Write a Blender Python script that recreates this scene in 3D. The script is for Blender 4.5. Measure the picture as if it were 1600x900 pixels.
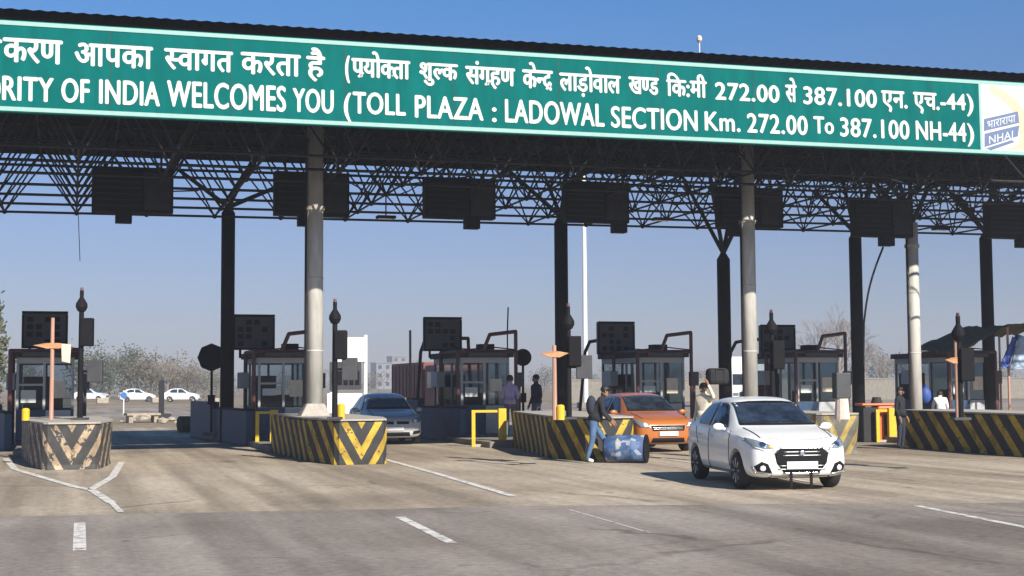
import bpy, bmesh, math, random
from mathutils import Vector, Matrix
from mathutils.bvhtree import BVHTree
R = math.radians
random.seed(7)
sc = bpy.context.scene
for o in list(bpy.data.objects): bpy.data.objects.remove(o)
C = sc.collection

# ------------------------------------------------------------ camera
EYE = Vector((0, 0, 1.75))
FPX = 2200.0
cd = bpy.data.cameras.new('camera'); cam = bpy.data.objects.new('camera', cd); C.objects.link(cam)
cd.sensor_width = 36; cd.lens = 36 * FPX / 1600; cd.clip_end = 6000; cd.clip_start = .1
CR = Matrix.Rotation(R(-17.4), 3, 'Z') @ Matrix.Rotation(R(90) + math.atan(150 / FPX), 3, 'X') @ Matrix.Rotation(R(-.35), 3, 'Z')
cam.matrix_world = Matrix.Translation(EYE) @ CR.to_4x4()
sc.camera = cam
def ray(px, py): return CR @ Vector(((px - 800) / FPX, (450 - py) / FPX, -1))
def G(px, py, z=0):          # where a sight line meets the level z
    d = ray(px, py); return EYE + d * ((z - EYE.z) / d.z)
def PV(px, py, v):           # where a sight line meets the upright plane y = v
    d = ray(px, py); return EYE + d * (v / d.y)

# ------------------------------------------------------------ sky, sun, exposure
SUN = Vector((.40, -1.53, 1.0)).normalized()
w = bpy.data.worlds.new('World'); sc.world = w; w.use_nodes = True
nt = w.node_tree
sky = nt.nodes.new('ShaderNodeTexSky'); sky.sky_type = 'NISHITA'; sky.sun_disc = False
sky.sun_elevation = math.asin(SUN.z); sky.sun_rotation = math.atan2(SUN.x, SUN.y)
sky.altitude = 200; sky.air_density = 1.0; sky.dust_density = .3; sky.ozone_density = 4.0
bg = nt.nodes['Background']; bg.inputs[1].default_value = .075
tc_ = nt.nodes.new('ShaderNodeTexCoord'); sx_ = nt.nodes.new('ShaderNodeSeparateXYZ'); nt.links.new(tc_.outputs['Generated'], sx_.inputs[0])
tr_ = nt.nodes.new('ShaderNodeValToRGB'); nt.links.new(sx_.outputs[2], tr_.inputs[0]); te = tr_.color_ramp.elements     # dust near the horizon greys the sky
te[0].position = 0; te[0].color = (.45, .425, .55, 1); te[1].position = .30; te[1].color = (.33, .68, .93, 1)
e_ = te.new(.12); e_.color = (.56, .53, .66, 1)
mx_ = nt.nodes.new('ShaderNodeMix'); mx_.data_type = 'RGBA'; mx_.blend_type = 'MULTIPLY'; mx_.inputs[0].default_value = 1
nt.links.new(sky.outputs[0], mx_.inputs[6]); nt.links.new(tr_.outputs[0], mx_.inputs[7]); nt.links.new(mx_.outputs[2], bg.inputs[0])
sl = bpy.data.lights.new('sun', 'SUN'); sl.energy = 4.6; sl.angle = R(.5); sl.color = (1, .93, .82)
so = bpy.data.objects.new('sun', sl); C.objects.link(so); so.rotation_euler = SUN.to_track_quat('Z', 'Y').to_euler(); so.location = (0, -20, 40)
vs = sc.view_settings; vs.view_transform = 'Standard'; vs.look = 'None'; vs.exposure = .85; vs.gamma = 1; vs.use_curve_mapping = False

# ------------------------------------------------------------ materials
def mat(name, col, rough=.6, metal=0, var=.12, scale=6, bump=0, coat=0, spec=.5, alpha=None, stretch=None):
    m = bpy.data.materials.new(name); m.use_nodes = True
    n = m.node_tree.nodes; l = m.node_tree.links; b = n['Principled BSDF']
    b.inputs['Roughness'].default_value = rough; b.inputs['Metallic'].default_value = metal
    b.inputs['Coat Weight'].default_value = coat; b.inputs['Specular IOR Level'].default_value = spec
    b.inputs['Base Color'].default_value = (*col, 1)
    if var or bump:
        tc = n.new('ShaderNodeTexCoord'); no = n.new('ShaderNodeTexNoise'); no.inputs['Scale'].default_value = scale; no.inputs['Detail'].default_value = 6; no.inputs['Roughness'].default_value = .65
        src = tc.outputs['Object']
        if stretch:
            mp = n.new('ShaderNodeMapping'); mp.inputs['Scale'].default_value = stretch; l.new(src, mp.inputs[0]); src = mp.outputs[0]
        l.new(src, no.inputs['Vector'])
        r = n.new('ShaderNodeValToRGB'); e = r.color_ramp.elements
        e[0].position = .3; e[1].position = .7
        e[0].color = (*[c * (1 - var) for c in col], 1); e[1].color = (*[min(1, c * (1 + var)) for c in col], 1)
        l.new(no.outputs[0], r.inputs[0]); l.new(r.outputs[0], b.inputs['Base Color'])
        if bump:
            bp = n.new('ShaderNodeBump'); bp.inputs['Strength'].default_value = bump; bp.inputs['Distance'].default_value = .02
            l.new(no.outputs[0], bp.inputs['Height']); l.new(bp.outputs[0], b.inputs['Normal'])
    return m
def ground_mat(name, dark, light, s1, s2, bump=.15, streak=None, patch=None, rough=.9, cracks=0):
    m = bpy.data.materials.new(name); m.use_nodes = True
    n = m.node_tree.nodes; l = m.node_tree.links; b = n['Principled BSDF']; b.inputs['Roughness'].default_value = rough
    b.inputs['Specular IOR Level'].default_value = .25
    tc = n.new('ShaderNodeTexCoord')
    def noise(scale, stretch=None, det=8, ro=.65):
        no = n.new('ShaderNodeTexNoise'); no.inputs['Scale'].default_value = scale; no.inputs['Detail'].default_value = det; no.inputs['Roughness'].default_value = ro
        if stretch:
            mp = n.new('ShaderNodeMapping'); mp.inputs['Scale'].default_value = stretch; l.new(tc.outputs['Object'], mp.inputs[0]); l.new(mp.outputs[0], no.inputs['Vector'])
        else: l.new(tc.outputs['Object'], no.inputs['Vector'])
        return no.outputs[0]
    def ramp(src, a, bb, p0=.35, p1=.65):
        r = n.new('ShaderNodeValToRGB'); r.color_ramp.elements[0].position = p0; r.color_ramp.elements[1].position = p1
        r.color_ramp.elements[0].color = (*a, 1); r.color_ramp.elements[1].color = (*bb, 1); l.new(src, r.inputs[0]); return r.outputs[0]
    def mul(a, bb, f=1):
        x = n.new('ShaderNodeMix'); x.data_type = 'RGBA'; x.blend_type = 'MULTIPLY'; x.inputs[0].default_value = f
        l.new(a, x.inputs[6]); l.new(bb, x.inputs[7]); return x.outputs[2]
    fine = noise(s2)
    c = ramp(noise(s1), dark, light)
    c = mul(c, ramp(fine, (.72, .72, .72), (1.25, 1.25, 1.25), .3, .7))
    if streak: c = mul(c, ramp(noise(1, streak, 5, .55), (.66, .65, .63), (1.1, 1.1, 1.1), .36, .6))
    if patch: c = mul(c, ramp(noise(patch, None, 3, .5), (.72, .70, .68), (1, 1, 1), .38, .5))
    if cracks:
        vo = n.new('ShaderNodeTexVoronoi'); vo.feature = 'DISTANCE_TO_EDGE'; vo.inputs['Scale'].default_value = cracks
        wp = n.new('ShaderNodeTexNoise'); wp.inputs['Scale'].default_value = 1.3; wp.inputs['Detail'].default_value = 6; l.new(tc.outputs['Object'], wp.inputs['Vector'])
        va = n.new('ShaderNodeMix'); va.data_type = 'VECTOR'; va.inputs[0].default_value = .32; l.new(tc.outputs['Object'], va.inputs[4]); l.new(wp.outputs['Color'], va.inputs[5]); l.new(va.outputs[1], vo.inputs['Vector'])
        cr_ = ramp(vo.outputs[0], (.62, .60, .58), (1, 1, 1), .003, .012)
        mk = ramp(noise(.35, None, 3), (0, 0, 0), (1, 1, 1), .5, .58)
        x = n.new('ShaderNodeMix'); x.data_type = 'RGBA'; x.blend_type = 'MULTIPLY'; l.new(mk, x.inputs[0]); l.new(c, x.inputs[6]); l.new(cr_, x.inputs[7]); c = x.outputs[2]
        c = mul(c, ramp(noise(2.6, None, 2, .4), (.68, .66, .64), (1, 1, 1), .24, .31))
    gr = noise(60, None, 3)
    c = mul(c, ramp(gr, (.8, .8, .8), (1.15, 1.15, 1.15), .35, .65))
    l.new(c, b.inputs['Base Color'])
    bp = n.new('ShaderNodeBump'); bp.inputs['Strength'].default_value = bump; bp.inputs['Distance'].default_value = .02
    l.new(fine, bp.inputs['Height']); l.new(bp.outputs[0], b.inputs['Normal'])
    return m
def paint_line_mat():
    m = mat('road_paint', (.62, .60, .55), .8, var=.1, scale=30)
    n = m.node_tree.nodes; l = m.node_tree.links; b = n['Principled BSDF']
    tc = n.new('ShaderNodeTexCoord'); no = n.new('ShaderNodeTexNoise'); no.inputs['Scale'].default_value = 5; no.inputs['Detail'].default_value = 10; no.inputs['Roughness'].default_value = .75
    l.new(tc.outputs['Object'], no.inputs['Vector'])
    r = n.new('ShaderNodeValToRGB'); r.color_ramp.elements[0].position = .40; r.color_ramp.elements[1].position = .5
    r.color_ramp.elements[0].color = (.22, .2, .18, 1); r.color_ramp.elements[1].color = (.64, .61, .56, 1)
    l.new(no.outputs[0], r.inputs[0]); l.new(r.outputs[0], b.inputs['Base Color'])
    return m
def stripe_mat(name, light, dark, wear=.45):
    m = bpy.data.materials.new(name); m.use_nodes = True
    n = m.node_tree.nodes; l = m.node_tree.links; b = n['Principled BSDF']; b.inputs['Roughness'].default_value = .7
    uv = n.new('ShaderNodeUVMap'); uv.uv_map = 'UVMap'
    sp = n.new('ShaderNodeSeparateXYZ'); l.new(uv.outputs[0], sp.inputs[0])
    tc = n.new('ShaderNodeTexCoord'); no = n.new('ShaderNodeTexNoise'); no.inputs['Scale'].default_value = 7; no.inputs['Detail'].default_value = 9; no.inputs['Roughness'].default_value = .7
    l.new(tc.outputs['Object'], no.inputs['Vector'])
    def math_(op, a, bb):
        x = n.new('ShaderNodeMath'); x.operation = op
        for i, q in enumerate((a, bb)):
            if isinstance(q, (int, float)): x.inputs[i].default_value = q
            else: l.new(q, x.inputs[i])
        return x.outputs[0]
    c = math_('SUBTRACT', sp.outputs[1], sp.outputs[0])
    c = math_('ADD', c, math_('MULTIPLY', math_('SUBTRACT', no.outputs[0], .5), .07))
    f = math_('FRACT', math_('DIVIDE', math_('ADD', c, 20.98), .68), 0)
    s = math_('LESS_THAN', f, .43)
    worn = math_('GREATER_THAN', no.outputs[0], wear)
    s = math_('MULTIPLY', s, worn)
    mx = n.new('ShaderNodeMix'); mx.data_type = 'RGBA'; l.new(s, mx.inputs[0])
    mx.inputs[6].default_value = (*dark, 1); mx.inputs[7].default_value = (*light, 1)
    n2 = n.new('ShaderNodeTexNoise'); n2.inputs['Scale'].default_value = 3; n2.inputs['Detail'].default_value = 8; l.new(tc.outputs['Object'], n2.inputs['Vector'])
    r = n.new('ShaderNodeValToRGB'); r.color_ramp.elements[0].position = .35; r.color_ramp.elements[0].color = (.6, .58, .55, 1); r.color_ramp.elements[1].position = .6; r.color_ramp.elements[1].color = (1.1, 1.1, 1.1, 1)
    l.new(n2.outputs[0], r.inputs[0])
    m2 = n.new('ShaderNodeMix'); m2.data_type = 'RGBA'; m2.blend_type = 'MULTIPLY'; m2.inputs[0].default_value = 1
    l.new(mx.outputs[2], m2.inputs[6]); l.new(r.outputs[0], m2.inputs[7]); l.new(m2.outputs[2], b.inputs['Base Color'])
    bp = n.new('ShaderNodeBump'); bp.inputs['Strength'].default_value = .2; bp.inputs['Distance'].default_value = .02; l.new(n2.outputs[0], bp.inputs['Height']); l.new(bp.outputs[0], b.inputs['Normal'])
    return m
def pane_mat(name, tint, clear=.55):
    m = bpy.data.materials.new(name); m.use_nodes = True
    n = m.node_tree.nodes; l = m.node_tree.links; n.remove(n['Principled BSDF'])
    t = n.new('ShaderNodeBsdfTransparent'); t.inputs[0].default_value = (*tint, 1)
    g = n.new('ShaderNodeBsdfPrincipled'); g.inputs['Base Color'].default_value = (.02, .025, .03, 1); g.inputs['Roughness'].default_value = .08
    x = n.new('ShaderNodeMixShader'); x.inputs[0].default_value = 1 - clear
    l.new(t.outputs[0], x.inputs[1]); l.new(g.outputs[0], x.inputs[2]); l.new(x.outputs[0], n['Material Output'].inputs[0]); return m
def leaf_mat(name, a, b_):
    m = bpy.data.materials.new(name); m.use_nodes = True
    n = m.node_tree.nodes; l = m.node_tree.links; b = n['Principled BSDF']; b.inputs['Roughness'].default_value = .8
    g = n.new('ShaderNodeNewGeometry'); r = n.new('ShaderNodeValToRGB'); r.color_ramp.elements[0].color = (*a, 1); r.color_ramp.elements[1].color = (*b_, 1)
    l.new(g.outputs['Random Per Island'], r.inputs[0]); l.new(r.outputs[0], b.inputs['Base Color']); return m

M = dict(
    asphalt=ground_mat('asphalt', (.25, .214, .182), (.315, .275, .238), .35, 9, .25, (.9, .05, 1), .12, cracks=.28),
    concrete=ground_mat('apron_concrete', (.34, .28, .212), (.44, .37, .285), .3, 7, .2, (1.3, .06, 1), .11, cracks=.22),
    earth=ground_mat('dry_earth', (.16, .12, .075), (.30, .24, .16), .06, 2, .3),
    line=paint_line_mat(),
    stripeY=stripe_mat('yellow_black_stripes', (.50, .33, .03), (.03, .03, .03), .40),
    stripeC=stripe_mat('worn_cream_stripes', (.40, .30, .20), (.045, .045, .045), .46),
    stripeG=stripe_mat('dusty_stripes', (.36, .27, .08), (.14, .13, .11), .42),
    coping=mat('coping_concrete', (.36, .33, .29), .9, var=.2, scale=8, bump=.2),
    green=mat('sign_green', (.001, .108, .102), .7, spec=.03, var=.16, scale=2.2, stretch=(1.5, 1, .35)),
    white=mat('sign_white', (.54, .57, .55), .7, var=.04, scale=10),
    trim=mat('sign_border', (.24, .41, .38), .7, var=.06, scale=6),
    navy=mat('logo_blue', (.10, .14, .26), .5, var=.1), tan=mat('logo_tan', (.62, .42, .30), .5, var=.12, scale=10),
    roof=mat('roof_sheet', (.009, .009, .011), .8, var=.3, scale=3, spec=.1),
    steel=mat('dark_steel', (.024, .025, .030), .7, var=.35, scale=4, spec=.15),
    black=mat('black_paint', (.008, .008, .010), .7, var=.2, spec=.15),
    greycol=mat('column_paint', (.44, .43, .395), .6, var=.24, scale=4, bump=.1, stretch=(1, 1, .25)),
    blue=mat('blue_wall_paint', (.012, .045, .105), .55, var=.3, scale=4),
    frame=mat('cabin_frame_grey', (.36, .37, .38), .5, var=.12), red=mat('maroon_tube', (.085, .026, .024), .5, var=.25, scale=5),
    pane=pane_mat('booth_pane', (.72, .80, .85), .78), dark=mat('dark_inside', (.02, .02, .022), .8, var=.2),
    panelgrey=mat('louvre_grey', (.045, .047, .052), .6, var=.2), yellow=mat('yellow_paint', (.62, .42, .02), .5, var=.12, scale=8),
    pinkwood=mat('pink_wood', (.42, .24, .18), .75, var=.2, scale=12, stretch=(1, 1, .1)), orangec=mat('orange_arm', (.48, .24, .11), .7, var=.2, scale=9),
    orangep=mat('orange_plastic', (.60, .13, .025), .45, var=.12), cloth=mat('pale_cloth', (.6, .5, .42), .9, var=.15, scale=9),
    kerb=mat('kerb_concrete', (.20, .18, .155), .9, var=.2, scale=3, bump=.2),
    tyre=mat('tyre_rubber', (.018, .018, .018), .85, var=.2, scale=20), rim=mat('alloy', (.35, .36, .37), .35, .6, var=.08),
    glass=mat('car_glass', (.018, .026, .040), .07, var=.85, scale=3, spec=.7), chrome=mat('chrome', (.6, .6, .6), .2, 1, var=.05),  # glass: strong colour noise stands in for blotchy reflections
    lamp=mat('lamp_lens', (.20, .23, .27), .1, .2, var=.25, scale=14, coat=.6), lampc=mat('lamp_bulb', (.9, .9, .9), .15, .2, var=.02), amber=mat('amber_lens', (.7, .42, .12), .2, var=.1), tail=mat('tail_lens', (.35, .015, .012), .2, var=.1),
    whitepaint=mat('car_white', (.80, .80, .79), .28, var=.02, scale=2, coat=.6), orangepaint=mat('car_orange', (.40, .125, .025), .3, var=.05, scale=2, coat=.6), silverpaint=mat('car_silver', (.42, .43, .44), .45, 0, var=.05, scale=2, coat=.6),
    plate=mat('plate_white', (.75, .75, .74), .5, var=.03), seam=mat('panel_gap', (.03, .03, .03), .8, var=.1),
    drumblue=None, skin=mat('skin', (.24, .125, .075), .6, var=.1), hair=mat('black_hair', (.012, .010, .009), .6, var=.2),
    purple=mat('lilac_shirt', (.42, .33, .50), .85, var=.15, scale=9), navycloth=mat('navy_cloth', (.022, .026, .045), .9, var=.25, scale=8), jeans=mat('blue_jeans', (.07, .13, .24), .9, var=.25, scale=9),
    blackcloth=mat('black_cloth', (.014, .014, .017), .9, var=.25, scale=8), whitecloth=mat('white_cloth', (.72, .71, .68), .9, var=.06, scale=9), cream=mat('cream_shirt', (.62, .55, .44), .9, var=.12, scale=8), greycloth=mat('grey_trousers', (.10, .10, .11), .9, var=.2),
    bark=mat('bark', (.12, .09, .065), .9, var=.3, scale=8, stretch=(1, 1, .2)), twig=mat('dry_twig', (.22, .18, .15), .9, var=.2),
    leafa=leaf_mat('dusty_leaves', (.035, .045, .022), (.10, .105, .06)), leafb=leaf_mat('brown_leaves', (.07, .055, .035), (.15, .12, .08)), leafg=leaf_mat('green_leaves', (.03, .055, .018), (.09, .13, .045)),
    bwall=mat('far_plaster', (.22, .22, .23), .9, var=.12, scale=.5), bred=mat('red_truck', (.14, .045, .035), .6, var=.25, scale=2), bwhite=mat('white_panel', (.75, .74, .70), .6, var=.06, scale=2),
    olive=mat('olive_tarp', (.055, .055, .018), .9, var=.35, scale=4, bump=.4), bluetarp=mat('blue_tarp', (.03, .075, .33), .6, var=.3, scale=3), whitetarp=mat('blue_white_tarp', (.30, .38, .50), .7, var=.4, scale=4),
    mast=mat('mast_white', (.68, .68, .66), .5, var=.05), stone=mat('rubble_stone', (.33, .28, .22), .95, var=.3, scale=4, bump=.4), bluesign=mat('blue_sign', (.03, .12, .4), .5, var=.1),
)
def drum_mat():
    m = mat('poster_blue_drum', (.06, .14, .33), .75, var=.2)
    n = m.node_tree.nodes; l = m.node_tree.links; b = n['Principled BSDF']
    tc = n.new('ShaderNodeTexCoord'); v = n.new('ShaderNodeTexVoronoi'); v.inputs['Scale'].default_value = 9; v.distance = 'CHEBYCHEV'; l.new(tc.outputs['Object'], v.inputs['Vector'])
    sp = n.new('ShaderNodeSeparateColor'); l.new(v.outputs['Color'], sp.inputs[0])
    r = n.new('ShaderNodeValToRGB'); r.color_ramp.interpolation = 'CONSTANT'
    es = r.color_ramp.elements; es[0].color = (.05, .09, .20, 1); es[1].position = .55; es[1].color = (.10, .16, .29, 1)
    for p, c in ((.76, (.30, .33, .40, 1)), (.84, (.07, .15, .20, 1)), (.90, (.30, .30, .22, 1)), (.93, (.05, .12, .30, 1))):
        e = es.new(p); e.color = c
    l.new(sp.outputs[0], r.inputs[0]); l.new(r.outputs[0], b.inputs['Base Color']); return m
M['drumblue'] = drum_mat()

# ------------------------------------------------------------ mesh helpers
class MB:
    def __init__(s): s.v = []; s.f = []; s.m = []; s.uv = None
    def add(s, vs, fs, mi=0):
        n = len(s.v); s.v += [tuple(p) for p in vs]; s.f += [tuple(i + n for i in f) for f in fs]; s.m += [mi] * len(fs); return s
    def box(s, x0, x1, y0, y1, z0, z1, mi=0):
        p = [(x0, y0, z0), (x1, y0, z0), (x1, y1, z0), (x0, y1, z0), (x0, y0, z1), (x1, y0, z1), (x1, y1, z1), (x0, y1, z1)]
        return s.add(p, [(3, 2, 1, 0), (4, 5, 6, 7), (0, 1, 5, 4), (1, 2, 6, 5), (2, 3, 7, 6), (3, 0, 4, 7)], mi)
    def tube(s, p, q, r0, r1=None, n=8, mi=0, caps=True):
        p = Vector(p); q = Vector(q); r1 = r0 if r1 is None else r1; d = (q - p)
        if d.length < 1e-6: return s
        d.normalize(); a = d.orthogonal().normalized(); b = d.cross(a); vs = []
        for c, r in ((p, r0), (q, r1)):
            for i in range(n):
                t = 2 * math.pi * i / n; vs.append(c + (a * math.cos(t) + b * math.sin(t)) * r)
        fs = [(i, (i + 1) % n, n + (i + 1) % n, n + i) for i in range(n)]
        if caps: fs += [tuple(range(n - 1, -1, -1)), tuple(range(n, 2 * n))]
        return s.add(vs, fs, mi)
    def path(s, pts, r, n=8, mi=0):
        for a, b in zip(pts[:-1], pts[1:]): s.tube(a, b, r, r, n, mi)
        for p in pts[1:-1]: s.ball(p, r, 6, 4, mi)
        return s
    def lathe(s, prof, c=(0, 0, 0), ax='z', n=20, mi=0, caps=True):
        vs = []
        for r, h in prof:
            for i in range(n):
                t = 2 * math.pi * i / n; a, b = r * math.cos(t), r * math.sin(t)
                vs.append({'z': (c[0] + a, c[1] + b, c[2] + h), 'x': (c[0] + h, c[1] + a, c[2] + b), 'y': (c[0] + b, c[1] + h, c[2] + a)}[ax])
        fs = []
        for j in range(len(prof) - 1):
            for i in range(n): fs.append((j * n + i, j * n + (i + 1) % n, (j + 1) * n + (i + 1) % n, (j + 1) * n + i))
        if caps: fs += [tuple(range(n - 1, -1, -1)), tuple(range((len(prof) - 1) * n, len(prof) * n))]
        return s.add(vs, fs, mi)
    def ball(s, c, r, n=10, k=6, mi=0, sx=1, sy=1, sz=1):
        prof = []; vs = []
        for j in range(k + 1):
            t = math.pi * j / k
            for i in range(n):
                u = 2 * math.pi * i / n
                vs.append((c[0] + r * sx * math.sin(t) * math.cos(u), c[1] + r * sy * math.sin(t) * math.sin(u), c[2] - r * sz * math.cos(t)))
        fs = [(j * n + i, j * n + (i + 1) % n, (j + 1) * n + (i + 1) % n, (j + 1) * n + i) for j in range(k) for i in range(n)]
        return s.add(vs, fs, mi)
    def prism(s, poly, z0, z1, mi=0):
        n = len(poly); vs = [(x, y, z0) for x, y in poly] + [(x, y, z1) for x, y in poly]
        return s.add(vs, [tuple(range(n - 1, -1, -1)), tuple(range(n, 2 * n))] + [(i, (i + 1) % n, n + (i + 1) % n, n + i) for i in range(n)], mi)
    def build(s, name, mats, parent=None, loc=(0, 0, 0), rz=0, smooth=False, bevel=0):
        me = bpy.data.meshes.new(name); me.from_pydata(s.v, [], s.f)
        for m in (mats if isinstance(mats, (list, tuple)) else [mats]): me.materials.append(m)
        me.polygons.foreach_set('material_index', s.m)
        if smooth: me.polygons.foreach_set('use_smooth', [True] * len(me.polygons))
        me.update()
        return link(name, me, parent, loc, rz, bevel)
def link(name, me, parent=None, loc=(0, 0, 0), rz=0, bevel=0):
    o = bpy.data.objects.new(name, me); C.objects.link(o); o.location = loc; o.rotation_euler = (0, 0, rz)
    if parent: o.parent = parent
    if bevel:
        b = o.modifiers.new('bevel', 'BEVEL'); b.width = bevel; b.segments = 2; b.limit_method = 'ANGLE'; b.angle_limit = R(40)
    return o
def tag(o, label=None, cat=None, group=None, kind=None):
    for k, v in (('label', label), ('category', cat), ('group', group), ('kind', kind)):
        if v: o[k] = v
    return o
def thing(name, label, cat, loc=(0, 0, 0), rz=0, group=None):
    o = bpy.data.objects.new(name, None); C.objects.link(o); o.location = loc; o.rotation_euler = (0, 0, rz); o.empty_display_size = .3
    return tag(o, label, cat, group)
def kids(o): return [c for c in bpy.data.objects if c.parent == o]
def copy_tree(o, parent=None):
    c = o.copy(); C.objects.link(c)
    if parent: c.parent = parent
    for ch in kids(o): copy_tree(ch, c)
    return c
def evaluated(o):
    bpy.context.view_layer.update()
    dg = bpy.context.evaluated_depsgraph_get()
    return bpy.data.meshes.new_from_object(o.evaluated_get(dg), depsgraph=dg)

# ------------------------------------------------------------ ground
SL = dict(ground='dry dusty plain reaching to the horizon', road='worn grey brown asphalt road in the foreground', concrete_apron='pale stained concrete apron running through the toll lanes', far_road='grey road crossing far beyond the toll lanes')
def sheet(name, poly, z, m, cuts=None):
    me = bpy.data.meshes.new(name); me.from_pydata([(x, y, z) for x, y in poly], [], [tuple(range(len(poly)))]); me.materials.append(m)
    return tag(link(name, me), SL[name], name.replace('_', ' '), kind='structure')
sheet('ground', [(-3000, -300), (3000, -300), (3000, 5000), (-3000, 5000)], -.012, M['earth'])
_e = [(60, 8.0), (13.2, 17.35), (6.5, 19.3), (-.9, 20.4), (-40, 21.5)]; edge = []; re_ = random.Random(4); wob = 0
for (x0, y0), (x1, y1) in zip(_e[:-1], _e[1:]):
    k = int(abs(x1 - x0) / .35)
    for q in range(k):
        wob = wob * .8 + re_.uniform(-.05, .05); edge.append((x0 + (x1 - x0) * q / k, y0 + (y1 - y0) * q / k + wob))
sheet('road', [(-40, -25), (60, -25)] + edge + [(-40, 21.5)], .0, M['asphalt'])
sheet('concrete_apron', [(-40, 20.9), (-.9, 19.8), (6.5, 18.7), (13.2, 16.7), (60, 7.2), (60, 62), (-40, 62)], -.005, M['concrete'])
sheet('far_road', [(-90, 78), (60, 78), (120, 118), (-90, 122)], -.006, M['asphalt'])
def stripe_line(pts, wd, lab):
    mb = MB(); P = [Vector((p[0], p[1], 0)) for p in pts]; L = []; Rr = []
    for i, p in enumerate(P):
        d = (P[min(i + 1, len(P) - 1)] - P[max(i - 1, 0)]).normalized(); s = Vector((d.y, -d.x, 0)) * wd / 2
        L.append(p - s); Rr.append(p + s)
    for i in range(len(P) - 1):
        mb.add([(*L[i].xy, .004), (*Rr[i].xy, .004), (*Rr[i + 1].xy, .004), (*L[i + 1].xy, .004)], [(0, 1, 2, 3)])
    o = mb.build('road_marking', M['line']); return tag(o, lab, 'road marking', kind='structure')
for (pts, wd), lab in zip((([(.14, 19.1), (.12, 15.9)], .14), ([(4.19, 18.4), (4.05, 15.2)], .13), ([(11.42, 17.4), (10.9, 14.2)], .12),
                ([(7.08, 32.6), (6.9, 27), (6.63, 21.2)], .15), ([(-1.5, 37.0), (-1.1, 32), (.1, 26), (.38, 25.0), (.62, 22.2)], .15), ([(.36, 25.2), (.8, 28.5), (1.16, 34.0)], .15),
                ([(13.2, 31), (12.9, 26), (12.4, 22)], .11), ([(6.65, 18.6), (6.5, 15.4)], .028), ([(.62, 22.2), (.7, 20.5)], .09)),
        ('short white dash on the asphalt at far left', 'white dash on the asphalt below the chevron barrier', 'thin white dash on the asphalt at far right', 'long white line leading from the chevron barrier', 'white line passing left of the far left barrier', 'short white arm meeting the line right of the far left barrier', 'white line hidden partly by the white car', 'faint thin white mark on the asphalt near the centre', 'faint tail of the line below the far left barrier')):
    stripe_line(pts, wd, lab)

# ------------------------------------------------------------ canopy
ZL, ZU = 6.85, 8.45
canopy = thing('toll_canopy', 'dark steel space frame toll canopy spanning all the lanes on tall columns', 'canopy', (0, 36, 0))
def cb(mb, name, m, **k): # children are laid out in world coordinates
    o = mb.build(name, m, canopy, **k); o.location = (0, -36, 0); return o
U0, U1, MU, MV = -7.9, 34.1, 2.0, 2.0
def zt(u): return .006 * u
lo = [[Vector((U0 + MU * i, 31.2 + MV * j, ZL + zt(U0 + MU * i))) for i in range(22)] for j in range(7)]
up = [[Vector((U0 - 1 + MU * i, 30.2 + MV * j, ZU + zt(U0 + MU * i) - .06 * j + .35)) for i in range(23)] for j in range(8)]
fr = MB()
for j in range(7):
    for i in range(22):
        a = lo[j][i]
        if i < 21: fr.tube(a, lo[j][i + 1], .038, n=5, caps=False)
        if j < 6: fr.tube(a, lo[j + 1][i], .03, n=5, caps=False)
        for b in (up[j][i], up[j][i + 1], up[j + 1][i], up[j + 1][i + 1]): fr.tube(a, b, .026, n=5, caps=False)
        fr.ball(a, .075, 6, 4)
for j in range(8):
    for i in range(23):
        if i < 22: fr.tube(up[j][i], up[j][i + 1], .045, n=5, caps=False)
        if j < 7: fr.tube(up[j][i], up[j + 1][i], .035, n=5, caps=False)
rnd = random.Random(3)
for k in range(26):          # secondary bracing, conduits and cable runs of the frame
    u = 3 + rnd.random() * 28; v = 32 + rnd.random() * 10; z = 7.0 + rnd.random() * 1.0
    fr.tube((u, v, z), (u + rnd.uniform(-2.2, 2.2), v + rnd.uniform(-1, 3), z + rnd.uniform(-.2, .9)), .022, n=5)
for k in range(14):
    u = 7 + rnd.random() * 24; v = 32 + rnd.random() * 11; pts = []
    for q in range(9):
        t = q / 8; pts.append((u + 2.6 * t, v, 7.6 - .55 * math.sin(math.pi * t) + .1 * rnd.random()))
    fr.path(pts, .018, 5)
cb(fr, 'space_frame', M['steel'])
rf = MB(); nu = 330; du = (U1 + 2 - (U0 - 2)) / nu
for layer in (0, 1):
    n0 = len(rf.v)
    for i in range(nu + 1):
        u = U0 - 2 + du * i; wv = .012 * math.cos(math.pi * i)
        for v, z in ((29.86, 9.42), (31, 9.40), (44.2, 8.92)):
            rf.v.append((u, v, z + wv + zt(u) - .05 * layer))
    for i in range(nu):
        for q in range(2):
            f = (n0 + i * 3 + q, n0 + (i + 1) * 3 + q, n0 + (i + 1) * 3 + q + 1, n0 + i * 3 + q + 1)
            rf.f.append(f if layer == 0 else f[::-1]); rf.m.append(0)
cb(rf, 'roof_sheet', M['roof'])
pu = MB()                    # purlins and front edge beam under the sheet
for v, z in ((30.15, 9.22), (32.5, 9.23), (35, 9.14), (37.5, 9.05), (40, 8.96), (42.5, 8.87), (44.0, 8.80)):
    n = 1
    pu.add([(U0 - 2, v - .05, z - .1 + zt(U0)), (U1 + 2, v - .05, z - .1 + zt(U1)), (U1 + 2, v + .05, z - .1 + zt(U1)), (U0 - 2, v + .05, z - .1 + zt(U0)),
            (U0 - 2, v - .05, z + .07 + zt(U0)), (U1 + 2, v - .05, z + .07 + zt(U1)), (U1 + 2, v + .05, z + .07 + zt(U1)), (U0 - 2, v + .05, z + .07 + zt(U0))],
           [(3, 2, 1, 0), (4, 5, 6, 7), (0, 1, 5, 4), (1, 2, 6, 5), (2, 3, 7, 6), (3, 0, 4, 7)])
cb(pu, 'purlin', M['steel'])
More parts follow.
